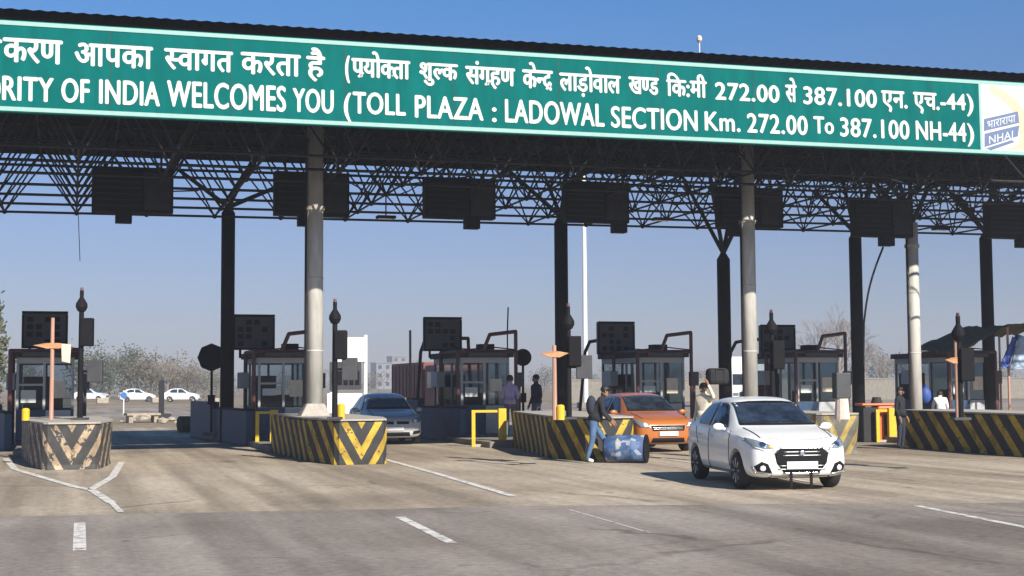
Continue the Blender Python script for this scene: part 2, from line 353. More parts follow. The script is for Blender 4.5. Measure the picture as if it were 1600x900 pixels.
def nearest_up(p, k=4):
    a = sorted((q for row in up for q in row), key=lambda q: (q.xy - Vector(p).xy).length); return a[:k]
def grey_column(u, v, zb, top, r, label, fw=.33, fh=.3):
    mb = MB(); mb.tube((u, v, zb + .05), (u, v, top), r, r * .97, 20); [mb.lathe([(r, -.02), (r + .008, -.012), (r + .008, .012), (r, .02)], (u, v, zz), n=20, caps=False) for zz in (2.6, 4.4)]
    o = cb(mb, 'column', M['greycol'], smooth=False); o['label'] = label
    for p in o.data.polygons: p.use_smooth = len(p.vertices) == 4
    b = MB(); b.add([(u - fw - .06, v - fw, zb), (u + fw, v - fw, zb), (u + fw, v + fw, zb), (u - fw - .06, v + fw, zb), (u - .22, v - .22, zb + fh), (u + .22, v - .22, zb + fh), (u + .22, v + .22, zb + fh), (u - .22, v + .22, zb + fh)],
                    [(0, 1, 5, 4), (1, 2, 6, 5), (2, 3, 7, 6), (3, 0, 4, 7), (4, 5, 6, 7)])
    b.build('footing', M['coping'], o, bevel=.03)
    c = MB(); c.path([(u - r - .035, v - .06, zb + .3), (u - r - .04, v - .06, zb + 2), (u - r - .03, v - .06, top - .4)], .028, 6); c.build('conduit', M['black'], o)
    k = MB(); k.lathe([(r + .03, 0), (r + .03, .1)], (u, v, 6.1 if top > 7 else 5.75), n=20); k.build('clamp_sunpatch_ring', M['coping'], o)  # clamp ring; on the first column a pale stand-in for a sun patch
grey_column(5.77, 34.8, 1.0, 8.3, .205, 'cream column on the yellow chevron barrier')
grey_column(17.7, 34.8, 1.0, 8.3, .205, 'cream column behind the white car', .3, .12)
grey_column(24.0, 36.5, 0, 6.5, .19, 'cream column with a branching head at right')
def black_column(u, v, top, spread=1.0, r=.215):
    mb = MB(); mb.tube((u, v, 0), (u, v, top), r, r, 16); mb.lathe([(r, 0), (r * .4, .22), (r * .4, .3)], (u, v, top), n=16); o = cb(mb, 'column', M['black'])
    for p in o.data.polygons: p.use_smooth = len(p.vertices) == 4
    b = MB()
    for q in nearest_up((u, v, 0)):
        b.tube((u, v, top + .2), q, .075, .06, 8)
    b.build('branch_strut', M['steel'], o)
for u, v, t in ((4.7, 45, 7.2), (14.8, 42, 6.85), (25.4, 42, 6.62), (30.6, 42, 6.75), (20.46, 42, 5.8)): black_column(u, v, t)
b = MB()
for q in nearest_up((24, 36.5, 0)): b.tube((24, 36.5, 6.45), q, .075, .06, 8)
cb(b, 'branch_strut', M['steel'])

# lane displays seen from behind, hung under the frame
for n, (x0, y0, x1, y1, bx, lab) in enumerate((
        (144, 262, 270, 335, 193, 'black lane display box hanging leftmost under the canopy'),
        (428, 268, 544, 340, 477, 'black lane display box hidden partly by the cream column on the chevron barrier'),
        (662, 277, 772, 344, 737, 'black lane display box hanging alone between the second and third columns'),
        (880, 283, 980, 350, 967, 'black lane display box right beside the head of the dark middle column'),
        (1120, 292, 1220, 357, 1150, 'black lane display box behind the cream column above the white car'),
        (1332, 310, 1422, 372, 1385, 'black lane display box with a cable dangling from its small lower box'),
        (1540, 315, 1640, 375, 1598, 'black lane display box cut off by the right edge of the photo'))):
    v = 36.3; a = PV(x0, y0, v); c = PV(x1, y1, v); cx = (a.x + c.x) / 2; wd = (c.x - a.x); zt_, zb_ = a.z, c.z
    t = thing('lane_display', lab, 'lane display', (cx, v, zb_), 0, 'lane display boxes under the canopy')
    MB().box(-wd / 2, wd / 2, -.18, .18, 0, zt_ - zb_).build('housing', M['black'], t, bevel=.02)
    f = MB()
    for k in range(1, 7): f.box(-wd / 2 + .08, wd * .1, -.195, -.182, k * .15, k * .15 + .03)
    f.box(wd * .14, wd / 2 - .06, -.2, -.182, .08, zt_ - zb_ - .1)
    f.build('rear_vent', M['steel'], t)
    q = PV(bx, y1 + 8, v).x - cx
    MB().box(q - .2, q + .2, -.15, .15, -.26, -.003).build('junction_box', M['black'], t, bevel=.01)
    for s in (-.7, .7): MB().tube((s * wd / 2, 0, zt_ - zb_ - .01), (s * wd / 2, 0, 8.5 - zb_), .03).build('hanger', M['steel'], t)
def curve_tube(name, pts, r, m, label, cat):
    mb = MB(); mb.path(pts, r, 6); return tag(mb.build(name, m), label, cat)
p0 = PV(1380, 386, 36.3); p1 = PV(1350, 505, 36.3)
curve_tube('hanging_cable', [p0.lerp(p1, t) + Vector((-.12 * math.sin(math.pi * t), 0, 0)) for t in [k / 8 for k in range(9)]] + [p1 + Vector((-.05, 0, -1.2))], .03, M['black'], 'black cable dangling from the lane display near the right', 'cable')
p0 = PV(122, 326, 37.2); p1 = PV(125, 408, 37.2)
curve_tube('hanging_wire', [p0, p0.lerp(p1, .5), p1], .009, M['black'], 'thin wire dangling from the frame above the left barrier', 'wire')
for x, y, lab in ((603, 340, 'small floodlight under the frame left of centre'), (1033, 343, 'small floodlight under the frame right of the middle column'), (1470, 358, 'small floodlight under the frame at the right')):
    p = PV(x, y, 37.2); t = thing('floodlight', lab, 'floodlight', p, 0, 'floodlights under the frame')
    MB().box(-.26, .26, -.14, .14, -.03, .05).build('lamp_head', M['black'], t, bevel=.02)
    MB().tube((0, 0, .05), (0, 0, ZL - p.z + .02), .02).build('stem', M['steel'], t)
    MB().box(-.22, .22, -.1, .1, -.04, -.031).build('lens', M['lamp'], t)

# ------------------------------------------------------------ welcome sign
SV = 29.72
sa, sb_ = PV(0, 174, SV), PV(1600, 243.5, SV); ta, tb_ = PV(0, 30, SV), PV(1600, 129, SV)
slope = (sb_.z - sa.z) / (sb_.x - sa.x)
UL, UR = sa.x - 5.2, sb_.x + .45
def zbot(u): return sa.z + slope * (u - sa.x)
HS = ((ta.z - sa.z) + (tb_.z - sb_.z)) / 2
sign = thing('welcome_sign', 'long green overhead welcome board with white Hindi and English lettering', 'sign', (UL, SV, zbot(UL)))
sign.rotation_euler = (0, -math.atan(slope), 0)
LEN = (UR - UL) / math.cos(math.atan(slope))
def to_sign(px, py):
    p = PV(px, py, SV) - Vector((UL, SV, zbot(UL))); a = math.atan(slope)
    return p.x * math.cos(a) + p.z * math.sin(a), p.z * math.cos(a) - p.x * math.sin(a)
split = to_sign(1531, 180)[0]
MB().box(0, LEN, .003, .14, 0, HS).build('backing_board', M['green'], sign)
bd = MB(); t_ = .085
bd.box(0, LEN, -.012, .002, .02, .02 + t_); bd.box(0, LEN, -.012, .002, HS - t_ - .02, HS - .02); bd.box(split - .02, split + .05, -.012, .002, .02 + t_, HS - t_ - .02); bd.box(LEN - .06, LEN, -.012, .002, .02 + t_, HS - .02 - t_)
bd.build('border', M['trim'], sign)
for k in range(1, 14):
    u = k * 2.44
    if u < split - .3: MB().box(u - .006, u + .006, .0, .0028, .02 + t_, HS - t_ - .02).build('panel_seam', M['seam'], sign)
lg = MB().box(split + .05, LEN - .06, -.009, .002, .02 + t_, HS - .02 - t_).build('logo_panel', M['white'], sign)
def text_mesh(s):
    cu = bpy.data.curves.new('tmp', 'FONT'); cu.body = s; cu.resolution_u = 4; cu.space_character = 1.06
    o = bpy.data.objects.new('tmp', cu); C.objects.link(o); me = evaluated(o)
    vs = [(v.co.x, v.co.y) for v in me.vertices]; fs = [tuple(p.vertices) for p in me.polygons]
    bpy.data.objects.remove(o); bpy.data.curves.remove(cu); bpy.data.meshes.remove(me)
    return vs, fs
def clip(vs, fs, x):
    bm = bmesh.new(); bv = [bm.verts.new((a, b_, 0)) for a, b_ in vs]
    for f in fs:
        try: bm.faces.new([bv[i] for i in f])
        except ValueError: pass
    bmesh.ops.bisect_plane(bm, geom=bm.verts[:] + bm.edges[:] + bm.faces[:], plane_co=(x, 0, 0), plane_no=(1, 0, 0), clear_outer=True)
    bm.verts.index_update(); r = ([(v.co.x, v.co.y) for v in bm.verts], [tuple(v.index for v in f.verts) for f in bm.faces]); bm.free(); return r
cache = {}
def run(s):
    if s not in cache: cache[s] = text_mesh(s)
    return cache[s]
def hindi(runs):             # runs: text, ('half', letter, share kept), ('sub', letter with a foot stroke)
    V, F = [], []; x = 0
    for r_ in runs:
        foot = False
        if isinstance(r_, tuple):
            if r_[0] == 'half': vs, fs = run(r_[1]); mx = max(a for a, _ in vs); vs, fs = clip(vs, fs, mx * r_[2])
            else: vs, fs = run(r_[1]); foot = True
        else: vs, fs = run(r_)
        mx = max(a for a, _ in vs)
        if foot:
            k = len(vs); c = mx * r_[2]; vs = vs + [(c - .02, .16), (c + .01, .12), (c - .20, -.03), (c - .24, .01)]; fs = fs + [(k, k + 3, k + 2, k + 1)]
        n = len(V); V += [(a + x, b_) for a, b_ in vs]; F += [tuple(i + n for i in f) for f in fs]
        x += mx - .012
    return V, F
def put(mb, geo, u0, u1, w0, w1, h0, h1, bold):   # fit x to u0..u1 and heights h0..h1 to w0..w1
    vs, fs = geo; a0 = min(p[0] for p in vs); a1 = max(p[0] for p in vs)
    k = 0
    offs = [(0, 0), (bold, 0), (-bold, 0), (0, bold * .7), (0, -bold * .7)] if bold else [(0, 0)]
    for dx, dy in offs:
        mb.add([(u0 + bold + (p[0] - a0) / (a1 - a0) * (u1 - u0 - 2 * bold) + dx, -.008 - .0012 * k, w0 + (p[1] - h0) / (h1 - h0) * (w1 - w0) + dy) for p in vs], fs); k += 1
cap = max(p[1] for p in run('H')[0]); kh = run('क')[0]; k0, k1 = min(p[1] for p in kh), max(p[1] for p in kh)
eng = MB()
for s, x0, x1, yt, yb in (('AUTHO', -105, 1, 117, 155), ('RITY', 3, 84, 121, 157.5), ('OF', 95.5, 140, 124, 160), ('INDIA', 154.5, 250, 127, 163.5), ('WELCOMES', 260.5, 447, 131, 170), ('YOU', 457, 521.5, 140, 175.5),
                          ('(', 537, 549, 146, 179), ('TOLL', 551, 634, 146, 178.5), ('PLAZA', 648, 755.5, 152, 185.5), (':', 768.5, 776, 158, 190), ('LADOWAL', 789, 944.5, 159.5, 194), ('SECTION', 954.5, 1090, 170, 201.5),
                          ('Km.', 1101, 1157, 176, 204.5), ('272.00', 1167, 1262, 180, 208.5), ('To', 1271, 1303, 183, 208.5), ('387.100', 1312.5, 1421, 187, 215), ('NH-44', 1431, 1510, 191, 219.5), (')', 1511, 1522, 194, 220)):
    xm = (x0 + x1) / 2
    u0, _ = to_sign(x0, yb); u1, _ = to_sign(x1, yb); _, wb = to_sign(xm, yb); _, wt = to_sign(xm, yt)
    put(eng, run(s), u0, u1, wb, wt, 0, cap, .016)
eng.build('english_lettering', M['white'], sign)
hin = MB()
for runs, x0, x1, yt, yb in ((['ा', 'िध'], -62, 3, 61, 96), (['क', 'र', 'ण'], 4, 98, 62, 98), (['आपका'], 116, 239, 71, 104.5), ([('half', 'स', .72), 'वागत'], 256.5, 364, 79, 110), (['करता'], 376, 470, 84.5, 117), (['है'], 478.5, 508, 89, 120),
                             ([('sub', 'प', .93), 'यो', ('half', 'क', .78), 'ता'], 549, 641, 94, 121.5), (['शु', ('half', 'ल', .70), 'क'], 655, 715.6, 100, 124), (['सं', ('sub', 'ग', .93), 'ह', 'ण'], 727, 805, 106, 132.5), (['के', ('half', 'न', .66), ('sub', 'द', .8)], 816, 864, 110.5, 138), (['ला', 'ड़ो', 'वा', 'ल'], 874, 970, 117, 143.5),
                             (['ख', ('half', 'ण', .70), 'ड'], 982, 1029.5, 121.5, 147), (['िक:मी'], 1041, 1104.5, 126.5, 151), (['से'], 1227, 1245, 133.5, 159), (['एन', '.'], 1377, 1418, 143, 168), (['एच', '.'], 1427, 1468, 145.5, 170.5)):
    xm = (x0 + x1) / 2
    u0, _ = to_sign(x0, yb); u1, _ = to_sign(x1, yb); _, wb = to_sign(xm, yb); _, wt = to_sign(xm, yt)
    put(hin, hindi(runs), u0, u1, wb, wt, k0, k1, .018)
for s, x0, x1, yt, yb in (('(', 539, 547, 88, 119), ('272.00', 1117, 1218, 132, 157.5), ('387.100', 1255, 1370, 139, 165), ('-44', 1469, 1509, 147, 171), (')', 1510, 1521, 148, 173)):
    xm = (x0 + x1) / 2
    u0, _ = to_sign(x0, yb); u1, _ = to_sign(x1, yb); _, wb = to_sign(xm, yb); _, wt = to_sign(xm, yt)
    put(hin, run(s), u0, u1, wb, wt, 0, cap, .018)
hin.build('hindi_lettering', M['white'], sign)
# emblem: a tan road curling over slanted blue name bands
em = MB()
def sq(px, py): u, w_ = to_sign(px, py); return (u, w_)
outer = [(1545, 133), (1560, 138), (1575, 146), (1588, 157), (1598, 170), (1606, 188), (1610, 208), (1608, 228), (1600, 235)]
inner = [(1548, 147), (1560, 152), (1570, 160), (1580, 170), (1587, 182), (1592, 196), (1594, 212), (1590, 226), (1572, 234)]
for i in range(len(outer) - 1):
    q = [sq(*outer[i]), sq(*outer[i + 1]), sq(*inner[i + 1]), sq(*inner[i])]
    em.add([(a, -.0125, b_) for a, b_ in q], [(3, 2, 1, 0)], 0)
for poly in ([(1537, 186), (1590, 174), (1592, 192), (1537, 205)], [(1538, 209), (1592, 196), (1590, 213), (1538, 230)]):
    em.add([(a, -.0150, b_) for a, b_ in (sq(*p) for p in poly)], [(3, 2, 1, 0)], 1)
em.add([(a, -.0140, b_) for a, b_ in (sq(*p) for p in [(1540, 232), (1580, 219), (1585, 222), (1548, 235)])], [(3, 2, 1, 0)], 1)
def slanted(s, x0, y0, x1, y1, h, mb, hk):
    vs, fs = s; a0 = min(p[0] for p in vs); a1 = max(p[0] for p in vs)
    pts = []
    for p in vs:
        t = (p[0] - a0) / (a1 - a0); q = sq(x0 + (x1 - x0) * t, y0 + (y1 - y0) * t - h * p[1] / hk); pts.append((q[0], -.0165, q[1]))
    mb.add(pts, fs, 2)
slanted(hindi(['भा', 'रा', 'रा', ('sub', 'प', .93), 'ा']), 1542, 201, 1586, 190.5, 11, em, k1)
slanted(run('NHAI'), 1545, 225, 1582, 216, 12, em, cap)
em.build('emblem', [M['tan'], M['navy'], M['white']], lg)
rp = PV(1093, 82, 38)
t = thing('roof_lamp', 'tiny lamp on a thin stalk above the canopy roof', 'lamp', (rp.x, 38, 9.0))
MB().tube((0, 0, 0), (0, 0, rp.z - 9.0 + .3), .018).build('stalk', M['mast'], t)
MB().lathe([(.03, 0), (.08, .06), (.08, .16), (.03, .22)], (0, 0, rp.z - 9.0 + .3), n=10).build('lamp_head', M['cloth'], t)
# ------------------------------------------------------------ striped barriers and islands
def barrier(label, uc, vn, length, half, back_shift, m, h=.99):
    t = thing('striped_barrier', label, 'barrier', (uc, vn, 0), 0, 'striped concrete barriers at the island ends')
    s = back_shift
    right = [(0, 0), (.5, 0), (.6, .1), (half * .97, 1.9), (half + s, length)]
    left = [(0, 0), (-.5, 0), (-.6, .1), (-half * .97, 1.9), (-half + s, length)]
    plan = left[:0:-1] + right                  # left back ... centre ... right back
    pts = []
    for i in range(len(plan) - 1):
        a, b_ = Vector(plan[i]), Vector(plan[i + 1]); k = max(1, int((b_ - a).length / .5))
        for q in range(k): pts.append(a.lerp(b_, q / k))
    pts.append(Vector(plan[-1])); n = len(pts)
    ci = min(range(n), key=lambda i: pts[i].length)
    U = [0] * n
    for rng, st in ((range(ci + 1, n), -1), (range(ci - 1, -1, -1), 1)):
        for i in rng:
            d = (pts[i] - pts[i + st]).length; U[i] = U[i + st] + d * (1.75 if pts[i].y < .2 else .95)
    zs = (0, .1, h - .06, h); ins = (-.0, 0, 0, .04); me = bpy.data.meshes.new('striped_wall'); vs = []; uvs = []
    cen = Vector((s / 2, length / 2)); rc = random.Random(int(uc * 10))
    for z, q in zip(zs, ins):
        for i, p in enumerate(pts):
            q += rc.uniform(-.004, .012) + (rc.uniform(.01, .035) if rc.random() < .18 and z in (h, .1) else 0); d = (p - cen).normalized() * q; vs.append((p.x - d.x, p.y - d.y, z - (rc.uniform(0, .02) if z == h else 0))); uvs.append((U[i], z))
    fs = []
    for j in range(3):
        for i in range(n - 1): fs.append((j * n + i, j * n + i + 1, (j + 1) * n + i + 1, (j + 1) * n + i))
    fs.append((n - 1, 0, 3 * n, 4 * n - 1))
    me.from_pydata(vs, [], fs); me.materials.append(m); ul = me.uv_layers.new(name='UVMap')
    for lp in me.loops: ul.data[lp.index].uv = uvs[lp.vertex_index]
    me.update(); link('striped_wall', me, t)
    cp = MB(); cp.prism([(p.x * .965, p.y + .018) for p in pts], h - .03, h + .008); cp.build('coping', M['coping'], t)
    return t
barrier('cream and black striped barrier at far left with worn paint', .05, 31.35, 6.2, .95, -.25, M['stripeC'])
barrier('barrier with crisp yellow chevrons on its nose carrying a cream column', 6.15, 30.75, 7.0, .95, -.1, M['stripeY'])
barrier('long black and yellow striped barrier with a man at its nose', 11.72, 29.9, 7.6, .92, .95, M['stripeY'])
barrier('dusty pale barrier half hidden behind the white car', 17.75, 30.2, 6, .95, .2, M['stripeG'])
barrier('long striped barrier running out of the right edge', 21.9, 25.6, 7.6, .95, .35, M['stripeY'])
for i, (uc, vb, v0) in enumerate(((-.4, 37.5, 36.9), (5.95, 37.8, 37.1), (12.0, 37.6, 36.9), (18.1, 37, 35.6), (23.6, 36, 32.7), (30.2, 41, 41))):
    mb = MB(); mb.prism([(uc - .95, v0 + .5), (uc + .95, v0 + .5), (uc + 1.05, 53), (uc - .95, 54.5), (uc - 1.0, 44)], -.05, .16)
    o = mb.build('island_kerb', M['kerb'], bevel=.03); tag(o, 'raised concrete kerb ' + ('under the far left booth', 'under the booth left of the cream column', 'under the booth with the yellow guard rail', 'under the booth behind the orange car', 'under the booth right of the white car', 'under the tarpaulin booth')[i], 'kerb', kind='structure')

def bollard(px, py, h, label, z=1.0, r=.085):
    p = G(px, py, z); p.y += 0
    t = thing('yellow_bollard', label, 'bollard', p, 0, 'yellow bollards on the barriers')
    MB().tube((0, 0, 0), (0, 0, h), r, r, 14).build('post', M['yellow'], t); MB().lathe([(r, 0), (r * .7, .03), (.001, .04)], (0, 0, h), n=14).build('cap', M['yellow'], t)
bollard(40, 657, .24, 'short yellow bollard on the left end of the far left barrier')
bollard(533, 654, .30, 'yellow bollard on the chevron barrier beside the silver car')
bollard(876, 656, .28, 'yellow bollard on the long barrier by the wooden post')
p = G(1316, 655, .99); t = thing('pale_post', 'stubby pale post with a pinkish foot on the dusty barrier right of the white car', 'post', p)
MB().tube((0, 0, 0), (0, 0, .42), .16, .13, 12).build('foot', M['cloth'], t); MB().box(-.17, .17, -.1, .1, .421, .95).build('plate', M['panelgrey'], t, bevel=.02)

def cross_post(px, py, ytop, yarm, arm, label, cloth=False, v=None):
    p = G(px, py, 1.0); d = (CR.inverted() @ (p - EYE)).length
    k = d / FPX; h = (py - ytop) * k; ha = (py - yarm) * k
    t = thing('wooden_post', label, 'post', p, R(-17), 'wooden posts with orange cross arms')
    MB().tube((0, 0, 0), (.0, 0, h), .05, .04, 8).build('pole', M['pinkwood'], t)
    a = MB(); L = arm * k
    a.add([(-L, -.03, ha + .05), (-L * .3, -.06, ha + .10), (L * .3, -.06, ha + .10), (L, -.03, ha + .06), (L * .35, -.06, ha - .03), (-L * .3, -.06, ha - .02),
           (-L, .02, ha + .05), (-L * .3, .06, ha + .10), (L * .3, .06, ha + .10), (L, .02, ha + .06), (L * .35, .06, ha - .03), (-L * .3, .06, ha - .02)],
          [(5, 4, 3, 2, 1, 0), (6, 7, 8, 9, 10, 11)] + [(i, (i + 1) % 6, 6 + (i + 1) % 6, 6 + i) for i in range(6)])
    a.build('cross_arm', M['orangec'], t, bevel=.012)
    if cloth:
        c = MB(); c.add([(L * .5, -.07, ha + .08), (L * 1.0, -.07, ha + .07), (L * .95, -.06, ha - .36), (L * .55, -.08, ha - .32), (L * .5, -.055, ha + .08), (L * 1.0, -.055, ha + .07), (L * .95, -.045, ha - .36), (L * .55, -.065, ha - .32)],
                        [(3, 2, 1, 0), (4, 5, 6, 7), (0, 1, 5, 4), (1, 2, 6, 5), (2, 3, 7, 6), (3, 0, 4, 7)]); c.build('hanging_cloth', M['cloth'], t)
cross_post(80, 656, 505, 549, 29, 'pink wooden post with a cloth on its arm on the far left barrier', True)
cross_post(867, 656, 540, 557, 23, 'pink wooden post beside the dark middle column')
cross_post(1497, 656, 520, 571, 18, 'pink wooden post on the rightmost barrier')

def signal_mast(px, py, ytop, label, panel=True, zb=1.0):
    p = G(px, py, zb); d = -(CR.inverted() @ (p - EYE)).z; k = d / FPX; h = (py - ytop) * k
    t = thing('signal_mast', label, 'traffic signal', p, R(-17), 'signal masts on the islands')
    MB().tube((0, 0, 0), (0, 0, h - .5), .065, .055, 10).build('pole', M['black'], t)
    MB().lathe([(.03, 0), (.09, .03), (.135, .12), (.13, .2), (.07, .3), (.045, .34), (.045, .5)], (0, 0, h - .55), n=12).build('beacon', M['black'], t)
    MB().tube((0, 0, h - .06), (0, 0, h + .02), .04, .03, 8).build('beacon_tip', M['red'], t)
    s = MB().box(.0, .27, -.12, .1, h - 1.32, h - .68).build('signal_box', M['black'], t, bevel=.02)
    v = MB()
    for q in range(2): v.lathe([(.085, 0), (.085, .1)], (.135, .1, h - .86 - .28 * q), 'y', 14)
    v.build('visor', M['black'], s)
    if panel:
        MB().box(.16, .5, -.08, .06, .85, 1.35).build('control_panel', M['panelgrey'], t, bevel=.015)
        MB().tube((0, 0, 1.1), (.2, 0, 1.1), .025).build('bracket', M['black'], t)
    MB().box(-.16, .16, -.16, .16, .0, .05).build('base_plate', M['panelgrey'], t)
signal_mast(125, 656, 450, 'black signal mast on the far left barrier with a grey side panel')
signal_mast(523, 655, 468, 'black signal mast on the chevron barrier beside the cream column')
signal_mast(889, 655, 475, 'black signal mast against the dark middle column')
signal_mast(1208, 650, 485, 'black signal mast rising behind the white car roof', False)
signal_mast(1501, 656, 490, 'black signal mast on the rightmost barrier', False)

# ------------------------------------------------------------ toll booths
def booth(label, u0, v0, W=1.55, L=3.4, hoops=(1, 1), shade=False):
    t = thing('toll_booth', label, 'toll booth', (u0, v0, .16), 0, 'toll booths on the islands')
    g = M
    MB().box(0, W, .04, L, 0, .05).build('floor_slab', g['kerb'], t)
    lw = MB(); lw.box(0, .06, 0, L, .06, .95); lw.box(.06, W * .5, 0, .06, .06, .95); lw.box(W - .06, W, 0, L, .06, .95); lw.box(.06, W - .06, L - .06, L, .06, .95); lw.build('lower_wall', g['blue'], t)
    d = MB(); d.box(W * .5 + .02, W - .08, .01, .05, .07, .93); d.build('door', g['frame'], t)
    fr_ = MB()
    for x in (.03, W * .48, W - .03):
        for y in (.03, L - .03): fr_.box(x - .035, x + .035, y - .035, y + .035, .951, 2.42)
    for y in (L * .36, L * .68):
        for x in (.03, W - .03): fr_.box(x - .03, x + .03, y - .03, y + .03, .951, 2.42)
    for y in (0.03, L - .03): fr_.box(.066, W - .066, y - .03, y + .03, 2.25, 2.419)
    for x in (.03, W - .03): fr_.box(x - .028, x + .028, .067, L - .067, 2.26, 2.419)
    fr_.box(.066, W * .48 - .036, 0.002, .05, 1.62, 1.68)
    fr_.build('cabin_frame', g['frame'], t)
    for x0, x1 in ((.07, W * .48 - .04), (W * .48 + .04, W - .07)):
        MB().box(x0, x1, .022, .034, .955, 2.248).build('window', g['pane'], t)
    for y0, y1 in ((.07, L * .36 - .04), (L * .36 + .04, L * .68 - .04), (L * .68 + .04, L - .07)):
        for x in (.03, W - .03): MB().box(x - .006, x + .006, y0, y1, .955, 2.258).build('window', g['pane'], t)
    MB().box(-.12, W + .12, -.14, L + .1, 2.421, 2.6).build('roof', g['dark'], t, bevel=.02)
    it = MB(); it.box(.2, W - .5, .5, 1.0, .06, .9); it.box(.3, .7, .6, .75, .9, 1.25); it.box(W * .5, W - .3, 1.3, 1.8, .06, 1.3); it.box(.1, W * .6, L - .5, L - .1, .06, 1.9); it.build('desk', g['dark'], t)
    rq = random.Random(int(u0 * 3))
    MB().box(-.34, -.08, L * .5, L * .5 + .8, 1.5, 2.0).build('cooler', g['frame'], t, bevel=.02)
    MB().box(W * .08, W * .34, .0, .018, 1.1 + rq.random() * .2, 1.5).build('notice_sheet', g['white'], t)
    MB().box(W * .6, W * .85, .0, .018, 1.25 + rq.random() * .2, 1.75).build('notice_sheet', g['cream'], t)
    MB().box(W * .1, W * .9, -.3, -.16, 2.44, 2.58).build('lamp_strip', g['panelgrey'], t, bevel=.02)
    lp = MB(); lp.tube((W + .3, -.1, -.1), (W + .3, -.1, 1.5), .045); lp.box(W + .18, W + .42, -.2, .05, 1.5, 1.95); lp.box(W + .14, W + .46, -.25, .1, -.1, .02); lp.build('card_reader', g['panelgrey'], t)
    cb_ = MB(); cb_.path([(W + .12, -.2, 2.66), (W * .7, .3, 2.75), (W * .4, 1.2, 2.7), (.2, 2.4, 2.8)], .02, 5); cb_.box(W * .55, W * .85, .8, 1.3, 2.6, 2.86); cb_.build('roof_cable', g['black'], t)
    cf = MB()
    for x, y in ((-.16, -.2), (W + .16, -.2), (-.16, L * .55), (W + .16, L * .55)): cf.tube((x, y, -.1), (x, y, 2.62), .06, n=8)
    cf.path([(-.16, L * .55, 2.6), (-.16, -.2, 2.6), (W + .16, -.2, 2.6), (W + .16, L * .55, 2.6)], .06)
    if hoops[0]: cf.path([(W * .42, -.2, 2.6), (W * .56, -.2, 3.12), (W + .16, -.2, 3.22), (W + .16, -.2, 2.6)], .06)
    if hoops[1]: MB().path([(-.16, L + 2.0, -.1), (-.16, L + 1.2, 2.7), (-.1, L + .9, 3.05), (.5, L + .8, 3.15), (1.4, L + .8, 3.15), (1.55, L + .8, -.1)], .06).build('rear_hoop', g['red'], t)
    cf.build('crash_frame', g['red'], t)
    return t
def fare_display(label, u0, v, z0, z1, W=1.25, rows=2, cols=2, seed=0):
    t = thing('fare_display', label, 'display board', (u0, v, 2.62), 0, 'display boards above the booths')
    MB().box(0, W, 0, .22, z0 - 2.62, z1 - 2.62).build('housing', M['panelgrey'], t, bevel=.02)
    r_ = random.Random(seed); f = MB(); H = z1 - z0
    f.box(-.03, W + .03, -.03, -.002, z1 - 2.68, z1 - 2.6); f.box(-.03, .03, -.03, -.002, z0 - 2.62, z1 - 2.69); f.box(W - .03, W + .03, -.03, -.002, z0 - 2.62, z1 - 2.69); f.box(.03, W - .03, -.03, -.002, z0 - 2.62, z0 - 2.56); f.build('rim', M['black'], t)
    ny, nx = 4, 4
    for j in range(ny):
        for i in range(nx):
            if r_.random() < .62:
                x = .12 + (W - .24) * i / nx; z = z0 - 2.5 + (H - .2) * j / ny
                MB().box(x, x + .17, -.012, -.003, z, z + .15).build('vent_hatch', M['black'], t)
    for x in (.2, W - .2): MB().tube((x, .1, z0 - 2.61), (x, .1, -.02), .04).build('support_leg', M['black'], t)
BO = ((-1.45, 42, 'toll booth behind the far left barrier'), (5.32, 42.2, 'toll booth left of the cream column on the chevron barrier'), (11.5, 42.0, 'toll booth behind the yellow guard rail and the man in lilac'),
      (17.45, 42, 'toll booth behind the orange car'), (23.1, 42, 'toll booth right of the white car roof'), (29.0, 42, 'toll booth under the tarpaulins at the right edge'))
DL = ('grey display board over the far left booth', 'grey display board beside the dark column at left', 'grey display board over the booth by the yellow guard rail', 'grey display board over the booth behind the orange car', 'grey display board behind the signal mast near the white car')
for i, (u, v, lab) in enumerate(BO):
    booth(lab, u, v, hoops=(i in (1, 2, 3, 4), i in (2, 3, 4)))
for i, (x0, x1, yt) in enumerate(((36, 105, 487), (366, 428, 492), (663, 720, 496), (935, 990, 503), (1189, 1241, 508))):
    v = 44; a = PV(x0, yt, v); c = PV(x1, yt, v); fare_display(DL[i], a.x, v, a.z - 1.08, a.z, c.x - a.x, seed=i)
def blue_wall(u, v, L, label, h=1.02):
    t = thing('blue_wall', label, 'low wall', (u, v, 0), R(7), 'blue low walls beside the booths')
    MB().box(-.1, .1, 0, L * .55, 0, h).build('front_panel', M['blue'], t, bevel=.02); MB().box(-.1, .1, L * .55 + .02, L, 0, h + .22).build('rear_panel', M['blue'], t, bevel=.02)
    MB().box(-.13, .13, -.02, L * .55, h + .002, h + .05).build('top_rail', M['black'], t)
blue_wall(-1.62, 41.4, 6, 'blue low wall left of the far left barrier'); blue_wall(5.02, 41.7, 8, 'blue low wall in front of the dark left column'); blue_wall(11.33, 41.2, 6.5, 'blue low wall beside the silver car')
def rail(xa, xb, yb, yt, label):
    a = G(xa, yb); c = G(xb, yb); c.y = a.y + (c.x - a.x) * -.25; d = -(CR.inverted() @ (a - EYE)).z; h = (yb - yt) * d / FPX
    L = (c - a).length; t = thing('guard_rail', label, 'guard rail', a, math.atan2(c.y - a.y, c.x - a.x), 'yellow guard rails')
    MB().box(-.05, .05, -.05, .05, 0, h - .07).build('post', M['yellow'], t); MB().box(L - .11, L + .11, -.1, .1, 0, h + .04).build('post', M['yellow'], t, bevel=.01)
    MB().box(-.05, L - .111, -.04, .04, h - .069, h).build('top_bar', M['yellow'], t); MB().box(.051, L - .111, -.05, .05, .0, .07).build('foot_bar', M['coping'], t)
